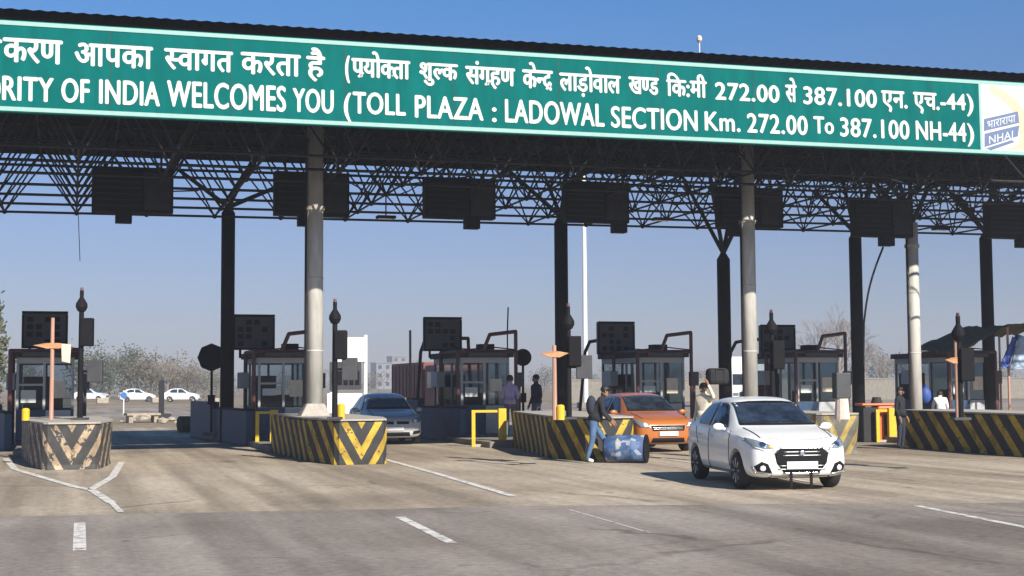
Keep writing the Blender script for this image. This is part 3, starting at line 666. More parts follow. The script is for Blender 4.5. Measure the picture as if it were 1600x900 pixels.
rail(402, 429, 699, 643, 'yellow guard rail at the left end of the chevron barrier'); rail(740, 788, 698, 641, 'yellow guard rail in front of the man in lilac'); rail(1372, 1397, 691, 640, 'yellow guard rail beside the orange cabinet')
c = G(1366, 690); t = thing('orange_cabinet', 'orange plastic cabinet standing by the dark column at right', 'cabinet', c, R(-12))
MB().box(-.42, .02, -.3, .3, 0, 1.0).build('side_panel', M['dark'], t, bevel=.02); MB().box(.021, .5, -.3, .3, 0, 1.05).build('body', M['orangep'], t, bevel=.05)
MB().box(-.46, .54, -.34, .34, 1.052, 1.12).build('lid', M['orangep'], t, bevel=.03); MB().tube((.1, 0, 1.12), (.1, 0, 1.3), .17, .12, 12).build('cap', M['dark'], t)
MB().box(.2, .3, -.312, -.301, .2, .8).build('slot', M['dark'], t)
def disc_sign(px, yt, yb, foot, r_px, sides, label, v):
    a = PV(px, (yt + yb) / 2, v); d = -(CR.inverted() @ (a - EYE)).z; r = r_px * d / FPX; z = PV(px, (yt + yb) / 2, v).z
    t = thing('road_sign', label, 'road sign', (a.x, v, .16), R(-17)); f = MB(); f.lathe([(r, -.02), (r, .02)], (0, -.05, z - .16), 'y', sides)
    o = f.build('sign_plate', M['black'], t)
    MB().tube((0, 0, 0), (0, 0, z + r * .8 - .16), .04).build('pole', M['black'], t); MB().box(-.22, .22, -.15, .15, 0, .12).build('base', M['kerb'], t)
    MB().box(-.1, .1, -.12, .08, 1.0, 1.3).build('pole_box', M['black'], t)
disc_sign(817, 545, 572, 0, 13.5, 24, 'round black sign back on a thin post behind the two men', 43)
disc_sign(331, 537, 580, 0, 22, 8, 'octagonal black sign back left of the dark column', 46)
a = PV(793, 560, 42.4); curve_tube('whip_antenna', [(a.x, 42.4, 2.5), (a.x, 42.4, 3.4), PV(794, 480, 42.4)], .022, M['black'], 'thin black rod standing on the booth by the round sign', 'antenna')
# tarpaulin stall at right edge
a = PV(1512, 560, 41.5); t = thing('tarpaulin_stall', 'stall with olive and blue tarpaulins at the right edge', 'stall', (a.x, 41.5, 0))
def tarp(pts, name, m):
    N = 10; mb = MB(); rr = random.Random(len(name)); A, B_, C_, D = [Vector(p) for p in pts]
    for j in range(N + 1):
        for i in range(N + 1):
            u, v = i / N, j / N; p = A.lerp(B_, u).lerp(D.lerp(C_, u), v); p.z -= .35 * math.sin(math.pi * u) * math.sin(math.pi * v) * rr.uniform(.5, 1.1); p += Vector((rr.uniform(-.04, .04),) * 3); mb.v.append(tuple(p))
    for j in range(N):
        for i in range(N): mb.f.append((j * (N + 1) + i, j * (N + 1) + i + 1, (j + 1) * (N + 1) + i + 1, (j + 1) * (N + 1) + i)); mb.m.append(0)
    o = mb.build(name, m, t, smooth=True); s = o.modifiers.new('thickness', 'SOLIDIFY'); s.thickness = .03
tarp([(-1.0, -.9, 2.75), (1.0, -.9, 3.65), (1.3, 2, 3.7), (-1.0, 2, 2.85)], 'olive_sheet', M['olive']); tarp([(1.0, -.9, 3.68), (2.6, -.9, 3.72), (2.6, 2, 3.5), (1.3, 2, 3.6)], 'olive_sheet', M['olive'])
tarp([(.45, -1.1, 2.25), (1.1, -1.0, 3.25), (1.35, -1.0, 3.3), (.75, -1.15, 2.2)], 'blue_sheet', M['bluetarp']); tarp([(.75, -1.2, 2.1), (1.3, -1.05, 3.3), (3.1, -1.05, 3.3), (3.1, -1.3, 2.15)], 'pale_sheet', M['whitetarp'])
for x, y in ((-.9, -.8), (1.0, -.85), (2.7, -.8), (2.7, 1.9), (-.9, 1.9)): MB().tube((x, y, 0), (x, y, 2.7 if x < 0 else 3.6), .04).build('pole', M['pinkwood'], t)
#PART2
# ------------------------------------------------------------ cars
SEDAN = [  # y, bottom, half width, shoulder height, top centre height, half width of the top
    (-2.00, .34, .50, .58, .64, .36), (-1.95, .23, .73, .69, .765, .50), (-1.78, .19, .825, .79, .865, .58), (-1.38, .185, .86, .865, .955, .62), (-.98, .185, .867, .895, 1.015, .64),
    (-.80, .185, .867, .905, 1.085, .635), (-.30, .185, .867, .925, 1.405, .57), (-.06, .185, .867, .93, 1.475, .555), (.35, .185, .867, .94, 1.515, .555), (.85, .185, .867, .955, 1.495, .55),
    (1.22, .19, .865, .97, 1.43, .545), (1.62, .2, .86, .985, 1.16, .59), (1.76, .22, .85, .985, 1.075, .63), (1.92, .26, .79, .95, 1.02, .6), (1.99, .38, .66, .80, .86, .5)]
HATCH = SEDAN[:10] + [(1.35, .19, .865, .975, 1.46, .54), (1.75, .22, .85, .985, 1.36, .53), (1.90, .28, .80, .96, 1.10, .56), (1.97, .40, .66, .80, .86, .5)]
def car_body(st, rad, axles):
    mb = MB(); K = 18; rings = []
    for y, zb, wd, zs, zt_, wt in st:
        ws = wd * .96
        L = [(0, zb), (wd * .8, zb), (wd * .965, zb + .07), (wd, zb + (zs - zb) * .38), (wd * .995, zs - (zs - zb) * .16), (ws, zs),
             (ws + (wt - ws) * .12, zs + (zt_ - zs) * .14), (ws + (wt - ws) * .86, zs + (zt_ - zs) * .86), (wt * .82, zs + (zt_ - zs) * .985), (0, zt_)]
        rings.append([(x, y, z) for x, z in L] + [(-x, y, z) for x, z in L[-2:0:-1]])
    for r_ in rings: mb.v += r_
    for j in range(len(rings) - 1):
        for i in range(K): mb.f.append((j * K + i, (j + 1) * K + i, (j + 1) * K + (i + 1) % K, j * K + (i + 1) % K)); mb.m.append(0)
    mb.f += [tuple(range(K)), tuple(range(len(rings) * K - 1, (len(rings) - 1) * K - 1, -1))]; mb.m += [0, 0]
    o = mb.build('tmp', M['whitepaint']); ca = o.data.attributes.new('crease_edge', 'FLOAT', 'EDGE')
    for e in o.data.edges:
        a, b_ = e.vertices; i0, i1 = a % K, b_ % K
        if a // K != b_ // K and i0 == i1 and 0 < a // K:
            if i0 in (5, K - 5): ca.data[e.index].value = .55
            elif i0 in (3, K - 3): ca.data[e.index].value = .35
            elif i0 in (7, K - 7): ca.data[e.index].value = .25
    s = o.modifiers.new('s', 'SUBSURF'); s.levels = 2; s.render_levels = 2
    me = evaluated(o)
    bm = bmesh.new(); bm.from_mesh(me); bmesh.ops.recalc_face_normals(bm, faces=bm.faces); tree = BVHTree.FromBMesh(bm); bm.to_mesh(me); bm.free()
    bpy.data.objects.remove(o); body = bpy.data.objects.new('tmp', me); C.objects.link(body); cuts = []
    for y in axles:
        for sx in (-1, 1):
            c = MB(); c.lathe([(rad, min(sx * .56, sx * 1.1)), (rad, max(sx * .56, sx * 1.1))], (0, y, .3), 'x', 28); co = c.build('tmpc', M['seam']); cuts.append(co)
            b_ = body.modifiers.new('b', 'BOOLEAN'); b_.object = co; b_.operation = 'DIFFERENCE'; b_.solver = 'EXACT'
    out = evaluated(body)
    for c in cuts: bpy.data.objects.remove(c)
    bpy.data.objects.remove(body); out.polygons.foreach_set('use_smooth', [True] * len(out.polygons))
    while len(out.materials) > 1: out.materials.pop()
    try: out.set_sharp_from_angle(angle=R(42))
    except Exception: pass
    return out, tree
def patch(tree, polys, view, off=.006, grid=.05, m='glass'):
    """polygons drawn in front / side / back elevation laid on the bodywork"""
    V, F = [], []
    for poly in polys:
        bm = bmesh.new(); bm.faces.new([bm.verts.new((a, b_, 0)) for a, b_ in poly])
        for ax in (0, 1):
            a0 = min(p[ax] for p in poly); a1 = max(p[ax] for p in poly); k = max(1, int((a1 - a0) / grid))
            for q in range(1, k):
                no = [0, 0, 0]; no[ax] = 1; co = [0, 0, 0]; co[ax] = a0 + (a1 - a0) * q / k
                bmesh.ops.bisect_plane(bm, geom=bm.verts[:] + bm.edges[:] + bm.faces[:], plane_co=co, plane_no=no)
        bmesh.ops.triangulate(bm, faces=bm.faces[:]); bm.verts.index_update(); n = len(V); ok = []
        for v in bm.verts:
            a, b_ = v.co.x, v.co.y
            o, d = {'front': ((a, -4, b_), (0, 1, 0)), 'back': ((a, 4, b_), (0, -1, 0)), 'left': ((-3, a, b_), (1, 0, 0)), 'right': ((3, a, b_), (-1, 0, 0)), 'top': ((a, b_, 4), (0, 0, -1))}[view]
            h = tree.ray_cast(Vector(o), Vector(d)); ok.append(h[0] is not None)
            if h[0] is None: V.append(Vector(o)); continue
            nn = h[1] if h[1].dot(Vector(d)) < 0 else -h[1]; V.append(h[0] + nn * off)
        for f in bm.faces:
            if all(ok[v.index] for v in f.verts): F.append(tuple(v.index + n for v in f.verts))
        bm.free()
    mb = MB(); mb.v = [tuple(v) for v in V]; mb.f = F; mb.m = [0] * len(F); return mb
def mir(p): return [(-a, b_) for a, b_ in p][::-1]
def make_car(label, paint, loc, rz, st=SEDAN, cat='car', face='sedan', group=None):
    t = thing('parked_car' if group else 'car', label, cat, loc, rz, group); ax = (-1.2, 1.25); rad = .365
    me, tree = car_body(st, rad, ax); me.materials.clear(); me.materials.append(paint); body = link('body', me, t)
    def pp(name, polys, view, m, off=.006, grid=.05, par=t):
        o = patch(tree, polys, view, off, grid).build(name, m, par, smooth=True); s = o.modifiers.new('thickness', 'SOLIDIFY'); s.thickness = .008; s.offset = -1; return o
    pp('windscreen', [[(-.66, 1.055), (-.4, 1.045), (0, 1.04), (.4, 1.045), (.66, 1.055), (.56, 1.40), (.3, 1.425), (0, 1.43), (-.3, 1.425), (-.56, 1.40)]], 'front', M['glass'])
    hatch = st is HATCH
    for vw, s in (('left', -1), ('right', 1)):
        pp('side_window', [[(-.60, .985), (.33, .995), (.33, 1.395), (.02, 1.39), (-.16, 1.335)]], vw, M['glass'])
        pp('side_window', [[(.41, .995), (1.05, 1.01), (1.26, 1.09), (1.12, 1.28), (.9, 1.37), (.41, 1.40)]], vw, M['glass'])
        pp('panel_gap', [[(-.857, .35), (-.85, .35), (-.82, .93), (-.827, .93)], [(.367, .28), (.374, .28), (.374, .95), (.367, .95)], [(1.02, .66), (1.027, .66), (1.217, .96), (1.21, .96)], [(-.86, .27), (.93, .27), (.93, .28), (-.86, .28)]], vw, M['seam'], .002)
        h_ = MB(); h_.box(s * .868, s * .888, .12, .28, .80, .825) if s > 0 else h_.box(s * .888, s * .868, .12, .28, .80, .825); h_.build('door_handle', paint, t)
        h_ = MB(); h_.box(s * .868, s * .888, .85, 1.0, .81, .835) if s > 0 else h_.box(s * .888, s * .868, .85, 1.0, .81, .835); h_.build('door_handle', paint, t)
        mr = MB(); mr.ball((s * .96, -.58, 1.0), .095, 12, 8, 0, 1.1, .5, .68); mr.tube((s * .84, -.56, .96), (s * .93, -.57, .99), .03); mo = mr.build('mirror', paint, t, smooth=True)
        MB().ball((s * .975, -.545, 1.01), .085, 10, 6, 0, .95, .5, .75).build('mirror_glass', M['glass'], mo, smooth=True)
    pp('cowl', [[(-.66, 1.03), (.66, 1.03), (.66, 1.058), (-.66, 1.058)]], 'front', M['black'], .008, .04)
    pp('wiper', [[(-.42, 1.065), (.05, 1.075), (.05, 1.088), (-.42, 1.078)], [(.08, 1.065), (.52, 1.08), (.52, 1.092), (.08, 1.078)]], 'front', M['black'], .014, .05)
    pp('bonnet_gap', [[(-.665, -1.02), (-.652, -1.02), (-.60, -1.74), (-.613, -1.74)], [(.652, -1.02), (.665, -1.02), (.613, -1.74), (.60, -1.74)], [(-.60, -1.745), (-.3, -1.86), (.3, -1.86), (.60, -1.745), (.60, -1.733), (.3, -1.848), (-.3, -1.848), (-.60, -1.733)]], 'top', M['panelgrey'], .002, .05)
    MB().tube((0, .95, 1.47), (0, 1.12, 1.62), .008, .004, 6).build('aerial', M['black'], t)
    pp('rear_window', [[(-.52, 1.10), (.52, 1.10), (.46, 1.38), (-.46, 1.38)]] if not hatch else [[(-.5, 1.04), (.5, 1.04), (.44, 1.32), (-.44, 1.32)]], 'back', M['glass'])
    for f in (1, -1):
        q = [(.50, .74), (.78, .76), (.80, .90), (.60, .90)]; pp('tail_light', [q if f > 0 else mir(q)], 'back', M['tail'])
    pp('number_plate', [[(-.25, .78), (.25, .78), (.25, .88), (-.25, .88)]], 'back', M['plate'])
    if face == 'sedan':
        hl = [(.45, .655), (.62, .645), (.77, .70), (.825, .80), (.80, .845), (.66, .80), (.50, .735)]
        gr = [(-.30, .30), (.30, .30), (.42, .45), (.45, .60), (.36, .675), (-.36, .675), (-.45, .60), (-.42, .45)]
        fog = [(.49, .29), (.72, .32), (.76, .40), (.66, .475), (.56, .44)]
        for f in (1, -1):
            g_ = (lambda p: p) if f > 0 else mir
            hl_o = pp('headlight', [g_(hl)], 'front', M['lamp'], .01, .03)
            pp('daylight_strip', [g_([(.47, .655), (.62, .648), (.75, .70), (.75, .715), (.62, .668), (.48, .675)])], 'front', M['lampc'], .014, .03, hl_o)
            pp('reflector_bowl', [g_([(.62 + .055 * math.cos(k * .785), .735 + .05 * math.sin(k * .785)) for k in range(8)])], 'front', M['chrome'], .014, .02, hl_o)
            pp('turn_lamp', [g_([(.46, .69), (.52, .685), (.55, .72), (.50, .735)])], 'front', M['amber'] if f < 0 else M['lampc'], .014, .02, hl_o)
            fo = pp('fog_lamp_recess', [g_(fog)], 'front', M['black'], .008, .03)
            pp('fog_lamp', [g_([(.64 + .045 * math.cos(k * .785), .37 + .045 * math.sin(k * .785)) for k in range(8)])], 'front', M['lampc'], .016, .02, fo)
            pp('fog_trim', [g_([(.49, .28), (.73, .31), (.77, .40), (.79, .39), (.74, .295), (.49, .262)])], 'front', M['chrome'], .012, .03, fo)
        go = pp('grille', [gr], 'front', M['black'], .008, .04)
        pp('grille_bar', [[(-.40 + .02 * k, .345 + .055 * k), (.40 - .02 * k, .345 + .055 * k), (.40 - .02 * k, .36 + .055 * k), (-.40 + .02 * k, .36 + .055 * k)] for k in (0, 1, 4, 5)], 'front', M['rim'], .012, .05, go)
        pp('chrome_rim', [[(-.45, .59), (-.36, .68), (.36, .68), (.45, .59), (.465, .60), (.37, .70), (-.37, .70), (-.465, .60)], [(-.31, .285), (.31, .285), (.31, .30), (-.31, .30)]], 'front', M['chrome'], .013, .05, go)
        pp('emblem', [[(-.055, .63), (.02, .66), (.055, .635), (.03, .625), (.055, .595), (-.02, .56), (-.055, .59), (-.03, .60)]], 'front', M['chrome'], .02, .02, go)
        MB().box(-.26, .26, -2.03, -2.005, .355, .475).build('number_plate', M['plate'], t, bevel=.004)
        for x in (-.18, .16): MB().box(x - .022, x + .022, -1.99, -1.965, .06, .30).build('bumper_strap', M['black'], t)
        pp('air_dam', [[(-.55, .205), (.55, .205), (.48, .245), (-.48, .245)]], 'front', M['black'], .006, .04)
    else:
        hl = [(.50, .62), (.72, .64), (.80, .74), (.80, .83), (.62, .77), (.50, .71)]
        for f in (1, -1):
            g_ = (lambda p: p) if f > 0 else mir
            hl_o = pp('headlight', [g_(hl)], 'front', M['lamp'], .01, .03)
            pp('bulb', [g_([(.60 + .05 * math.cos(k * .785), .70 + .05 * math.sin(k * .785)) for k in range(8)])], 'front', M['lampc'], .014, .02, hl_o)
            pp('fog_lamp_recess', [g_([(.52, .30), (.74, .33), (.76, .42), (.54, .40)])], 'front', M['black'], .008, .04)
        gg = [[(-.40, .60), (-.05, .60), (-.04, .68), (-.42, .68)], [(.05, .60), (.40, .60), (.42, .68), (.04, .68)]] if face == 'slots' else [[(-.42, .55), (.42, .55), (.46, .68), (-.46, .68)]]
        go = pp('grille', gg, 'front', M['black'], .008, .04)
        if face != 'slots': pp('grille_bar', [[(-.44, .585 + .04 * k), (.44, .585 + .04 * k), (.44, .598 + .04 * k), (-.44, .598 + .04 * k)] for k in range(2)] + [[(-.06, .59), (.06, .59), (.06, .65), (-.06, .65)]], 'front', M['chrome'], .013, .05, go)
        pp('air_dam', [[(-.45, .26), (.45, .26), (.42, .37), (-.42, .37)]], 'front', M['black'], .008, .04)
        MB().box(-.25, .25, -2.035, -2.0, .42, .53).build('number_plate', M['plate'], t, bevel=.004)
    for y in ax:
        for s in (-1, 1):
            wo = thing('wheel', None, None, (s * .765, y, .3)); wo.parent = t
            MB().lathe([(.2, -.095), (.275, -.1), (.298, -.07), (.3, 0), (.298, .07), (.275, .1), (.2, .095)], (0, 0, 0), 'x', 28).build('tyre', M['tyre'], wo, smooth=True)
            rm = MB(); rm.lathe([(.205, s * .02), (.205, s * .09)], (0, 0, 0), 'x', 24, 0, False); rm.lathe([(.07, s * .05), (.06, s * .085), (.001, s * .09)], (0, 0, 0), 'x', 12)
            for k in range(8):
                a_ = k * math.pi / 4; rm.tube((s * .075, .05 * math.cos(a_), .05 * math.sin(a_)), (s * .08, .2 * math.cos(a_), .2 * math.sin(a_)), .022, .028, 6)
            rm.lathe([(.2, s * .02), (.001, s * .02)], (0, 0, 0), 'x', 20, 1)
            rm.build('rim', [M['rim'], M['black']], wo)
    return t
white = make_car('white sedan driving out of the plaza towards the viewer', M['whitepaint'], (11.6, 22.4, 0), R(-9))
for ch in kids(white): pass
orange = make_car('burnt orange hatchback waiting in the lane behind the white car', M['orangepaint'], (14.5, 34.9, 0), R(-2), HATCH, face='plain')
silver = make_car('silver car pulling up in the shade beside the chevron barrier', M['silverpaint'], (9.15, 42.3, 0), R(-3), SEDAN, face='slots')
# figures at the wheel, seen through the side glass of the white car only as dark shapes, are left to the glass

# far vehicles
far = None
for i, (px, py, yaw, lab) in enumerate(((284, 628, 80, 'far white car at the right of the row beyond the plaza'), (214, 628, 95, 'far white car beside the blue road sign'), (143, 627, 66, 'far white car close to the far left booth'))):
    p = G(px, py)
    if far is None: far = white.copy(); bpy.data.objects.remove(far); far = copy_tree(white)
    o = far if i == 0 else copy_tree(far)
    o.name = 'parked_car'; o.location = (p.x, p.y, 0); o.rotation_euler = (0, 0, R(yaw)); tag(o, lab, 'car', 'cars parked beyond the plaza')
def truck(label, loc, rz, m, cabm, top=3.6):
    t = thing('truck', label, 'truck', loc, rz)
    b_ = MB().box(-1.2, 1.2, -1.2, 5.2, 1.15, top).build('cargo_body', m, t, bevel=.04)
    for x in (-1.2, 1.2):
        r_ = MB()
        for k in range(9): r_.box(x - .03, x + .03, -1.05 + k * .76, -.98 + k * .76, 1.2, top - .05)
        r_.build('body_ribs', m, b_)
    c = MB(); c.prism([(-1.15, -3.2), (1.15, -3.2), (1.2, -1.35), (-1.2, -1.35)], .6, 2.6); c.build('cab', cabm, t, bevel=.12)
    MB().box(-1.0, 1.0, -3.22, -3.19, 1.6, 2.35).build('windscreen', M['glass'], t, bevel=.005)
    for s in (-1, 1):
        MB().box(s * 1.17 - .03, s * 1.17 + .03, -2.9, -1.9, 1.6, 2.3).build('side_window', M['glass'], t); MB().box(s * .8 - .18, s * .8 + .18, -3.23, -3.2, .85, 1.05).build('headlight', M['lamp'], t)
    MB().box(-1.2, 1.2, -3.35, -3.21, .45, .75).build('bumper', M['black'], t, bevel=.02); MB().box(-.5, .5, -3.3, 5.1, .75, 1.12).build('chassis', M['black'], t)
    for y in (-2.3, 2.6, 3.8):
        for s in (-1, 1):
            wo = MB().lathe([(.3, -.15), (.48, -.15), (.5, 0), (.48, .15), (.3, .15)], (s * .98, y, .5), 'x', 22).build('wheel', M['tyre'], t); MB().lathe([(.28, -.12), (.28, .12)], (s * .98, y, .5), 'x', 16).build('hub', M['rim'], wo)
    return t
p = G(648, 640); truck('dusty red cargo truck behind the booth with the yellow guard rail', (p.x * 62 / p.y + 1.3, 62, 0), R(0), M['bred'], M['bred'], 2.75)
a = PV(1168, 600, 92); truck('white box truck far behind the cream column by the white car', (a.x, 92, 0), R(-27), M['bwhite'], M['bwhite'])
# roadside board on posts
a = PV(548, 600, 60); k = 60 / FPX; t = thing('roadside_board', 'white roadside board with a dark lettered band behind the silver car', 'board', (a.x, 60, 0), R(-15))
zt2 = PV(548, 527, 60).z; MB().box(-.7, .62, -.06, .06, 2.75, zt2).build('upper_panel', M['bwhite'], t); MB().box(-.9, .45, -.1, .06, 1.55, 2.74).build('dark_panel', M['panelgrey'], t)
s = MB()
for q in range(5): s.box(-.8 + q * .25, -.62 + q * .25, -.115, -.101, 1.75, 2.35)
s.build('grey_square', M['black'], t); MB().box(-1.0, .5, -.06, .06, .5, 1.4).build('lower_panel', M['bwhite'], t)
MB().tube((.62, .1, 0), (.62, .1, zt2 + .1), .09).build('post', M['bwhite'], t); MB().tube((-.85, .1, 0), (-.85, .1, 2.7), .07).build('post', M['bwhite'], t)

# masts
a = PV(915, 600, 95); t = thing('light_mast', 'tall slim white lamp mast rising behind the middle display box', 'lamp mast', (a.x, 95, 0))
MB().tube((0, 0, 0), (0, 0, 19), .19, .13, 14).build('pole', M['mast'], t); MB().lathe([(.3, 0), (.75, .15), (.75, .3), (.2, .5)], (0, 0, 19), n=16).build('lamp_ring', M['steel'], t); MB().box(-.5, .5, -.5, .5, 0, .4).build('footing', M['kerb'], t)
a = PV(641, 560, 58); curve_tube('thin_pole', [(a.x, 58, 0), (a.x, 58, PV(641, 516, 58).z)], .05, M['black'], 'thin dark pole behind the silver car', 'pole')
a = G(252, 655); t = thing('dark_post', 'short dark post standing in the rubble beyond the left lanes', 'post', a); MB().box(-.14, .14, -.1, .1, 0, 2.05).build('shaft', M['steel'], t, bevel=.02); MB().box(-.24, .5, -.2, .2, 0, .3).build('base', M['dark'], t, bevel=.03)
a = G(193, 648); t = thing('road_sign', 'small blue round sign beyond the left lanes', 'road sign', a); MB().lathe([(.2, -.02), (.2, .02)], (0, 0, 1.2), 'y', 18).build('sign_plate', M['bluesign'], t); MB().tube((.0, .03, 0), (0, .03, 1.5), .04).build('pole', M['mast'], t)
rr = random.Random(5)
for k in range(14):
    px = rr.uniform(180, 300); py = rr.uniform(650, 664); a = G(px, py); s = rr.uniform(.08, .24); mb = MB(); mb.ball((0, 0, 0), s, 7, 5, 0, rr.uniform(.8, 1.5), rr.uniform(.8, 1.3), rr.uniform(.5, .8))
    mb.v = [(x + rr.uniform(-.2, .2) * s, y + rr.uniform(-.2, .2) * s, z + rr.uniform(-.15, .15) * s) for x, y, z in mb.v]
    tag(mb.build('rubble_stone', M['stone'], None, (a.x, a.y, s * .4)), 'lump of pale rubble lying beyond the left lanes', 'stone', 'rubble beyond the left lanes')
a = G(222, 660); MBx = MB().box(-.8, .8, -.5, .5, .35, .45); MBx.box(-.7, -.5, -.4, .4, 0, .349); MBx.box(.5, .7, -.4, .4, 0, .349); tag(MBx.build('concrete_slab', M['stone'], None, a, R(8)), 'broken concrete slab propped on blocks beyond the left lanes', 'slab')
a = G(298, 676); t = thing('barrel', 'olive barrel lying left of the blue wall', 'barrel', (a.x, a.y, .32), R(20)); MB().lathe([(.29, -.45), (.31, -.44), (.3, -.15), (.315, -.13), (.3, -.1), (.3, .15), (.315, .17), (.3, .2), (.31, .44), (.29, .45)], (0, 0, 0), 'x', 20).build('shell', M['olive'], t, smooth=True)
MB().lathe([(.26, .452), (.26, .46)], (0, 0, 0), 'x', 18).build('end_cap', M['dark'], t)
for k, (px, py) in enumerate(((160, 631), (246, 630), (332, 632))):
    a = G(px, py); tag(MB().prism([(-.6, -.3), (.6, -.3), (.6, .3), (-.6, .3)], 0, .6).build('kerb_block', M['stone'], None, a, R(10), bevel=.12), 'small pale kerb block far beyond the left lanes', 'kerb block', 'pale blocks on the far road')

# drum
a = G(986, 724); L = .42
t = thing('blue_drum', 'blue poster covered drum lying on its side by the man', 'drum', (a.x + .02, a.y + .32, .31), R(-34))
MB().lathe([(.285, -.46), (.305, -.45), (.3, -.2), (.315, -.17), (.3, -.14), (.3, .14), (.315, .17), (.3, .2), (.305, .45), (.285, .46)], (0, 0, 0), 'x', 26).build('shell', M['drumblue'], t, smooth=True)
MB().lathe([(.315, -.465), (.315, -.44)], (0, 0, 0), 'x', 26).build('rim', M['black'], t); MB().lathe([(.315, .44), (.315, .465)], (0, 0, 0), 'x', 26).build('rim', M['black'], t)
MB().lathe([(.26, -.468), (.26, -.462)], (0, 0, 0), 'x', 22).build('end_cap', M['yellow'], t)

# ------------------------------------------------------------ people
def person(label, loc, rz, top, legs, shoe, pose=None, sleeve=True, skin='skin', H=1.0):
    J = dict(pel=(0, 0, .96), spi=(0, 0, 1.14), che=(0, 0, 1.33), nek=(0, 0, 1.50), hea=(0, -.015, 1.575), cro=(0, -.02, 1.665),
             sL=(.165, 0, 1.41), eL=(.215, .02, 1.13), wL=(.215, -.09, .90), sR=(-.165, 0, 1.41), eR=(-.215, .02, 1.13), wR=(-.215, -.09, .90),
             hL=(.09, 0, .90), kL=(.105, -.03, .50), aL=(.105, .02, .085), tL=(.12, -.13, .045), hR=(-.09, 0, .90), kR=(-.105, -.03, .50), aR=(-.105, .02, .085), tR=(-.12, -.13, .045))
    J.update(pose or {})
    rad = dict(pel=.135, spi=.13, che=.145, nek=.056, hea=.082, cro=.088, sL=.072, eL=.048, wL=.034, sR=.072, eR=.048, wR=.034, hL=.098, kL=.066, aL=.047, tL=.036, hR=.098, kR=.066, aR=.047, tR=.036)
    E_ = [('pel', 'spi', 'top'), ('spi', 'che', 'top'), ('che', 'nek', 'top'), ('nek', 'hea', 'skin'), ('hea', 'cro', 'skin'), ('che', 'sL', 'top'), ('sL', 'eL', 'top'), ('eL', 'wL', 'top' if sleeve else 'skin'), ('che', 'sR', 'top'), ('sR', 'eR', 'top'), ('eR', 'wR', 'top' if sleeve else 'skin'),
          ('pel', 'hL', 'leg'), ('hL', 'kL', 'leg'), ('kL', 'aL', 'leg'), ('aL', 'tL', 'shoe'), ('pel', 'hR', 'leg'), ('hR', 'kR', 'leg'), ('kR', 'aR', 'leg'), ('aR', 'tR', 'shoe')]
    ks = list(J); P = {k: Vector(J[k]) * H for k in ks}
    me = bpy.data.meshes.new('tmp'); me.from_pydata([P[k] for k in ks], [(ks.index(a), ks.index(b_)) for a, b_, _ in E_], [])
    o = bpy.data.objects.new('tmp', me); C.objects.link(o); s = o.modifiers.new('skin', 'SKIN'); s.use_smooth_shade = True
    for i, k in enumerate(ks): me.skin_vertices[0].data[i].radius = (rad[k] * H,) * 2
    me.skin_vertices[0].data[0].use_root = True
    o.modifiers.new('sub', 'SUBSURF').levels = 2; o.modifiers['sub'].render_levels = 2
    bm_ = evaluated(o); bpy.data.objects.remove(o); mb = MB(); mb.v = [tuple(v.co) for v in bm_.vertices]
    idx = {'skin': 0, 'top': 1, 'leg': 2, 'shoe': 3}
    def seg(p, a, b_):
        d = b_ - a; q = max(0, min(1, (p - a).dot(d) / d.length_squared)); return (p - a - d * q).length
    for f in bm_.polygons:
        c = f.center; best = min(E_, key=lambda e: seg(c, P[e[0]], P[e[1]]) / (rad[e[0]] + rad[e[1]]))
        mb.f.append(tuple(f.vertices)); mb.m.append(idx[best[2]])
    hd = P['hea'].lerp(P['cro'], .4); upv = (P['cro'] - P['nek']).normalized(); fw = Vector((0, -1, 0)); fw = (fw - upv * fw.dot(upv)).normalized(); sd = upv.cross(fw)
    def hp(x, f, u): return hd + sd * x * H + fw * f * H + upv * u * H
    mb.tube(hp(0, .075, .03), hp(0, .108, -.01), .012, .018, 8, 0); mb.ball(hp(0, .10, -.015), .02, 8, 5, 0)
    for x in (-.033, .033): mb.ball(hp(x, .088, .025), .013, 8, 5, 4); mb.ball(hp(x * 2.65, .0, .01), .024, 8, 5, 0, .5, .8, 1.3)
    mb.tube(hp(-.025, .088, -.05), hp(.025, .088, -.05), .008, n=6, mi=4)
    for e, w_ in (('eL', 'wL'), ('eR', 'wR')):
        d = (P[w_] - P[e]).normalized(); a = d.cross(Vector((0, 0, 1))); a = a.normalized() if a.length > .05 else Vector((0, 1, 0)); nrm = a.cross(d).normalized(); r0 = P[w_]
        mb.tube(r0 - d * .02, r0 + d * .05, .03 * H, .036 * H, 10, 0); mb.tube(r0 + d * .05, r0 + d * .095, .036 * H, .032 * H, 10, 0)
        for k, (x, ln) in enumerate(((-.027, .06), (-.009, .072), (.009, .075), (.027, .066))):
            b0 = r0 + d * .085 + a * x; b1 = b0 + d * ln * .55; b2 = b1 + (d * .75 + nrm * -.6).normalized() * ln * .5; mb.tube(b0, b1, .0095, .009, 6, 0); mb.tube(b1, b2, .009, .0075, 6, 0)
        b0 = r0 + d * .03 + a * -.03; b1 = b0 + (d * .6 - a * .8).normalized() * .035; mb.tube(b0, b1, .011, .010, 6, 0); mb.tube(b1, b1 + (d - a * .1).normalized() * .03, .010, .008, 6, 0)
    t = mb.build('person', [M[skin], M[top], M[legs], M[shoe], M['hair']], None, loc, rz, smooth=True); bpy.data.meshes.remove(bm_); tag(t, label, 'person')
    h_ = MB(); h_.ball((0, 0, 0), .1, 14, 9, 0, .98, 1.1, 1.05); ctr = hp(0, -.018, .045)
    vs = []
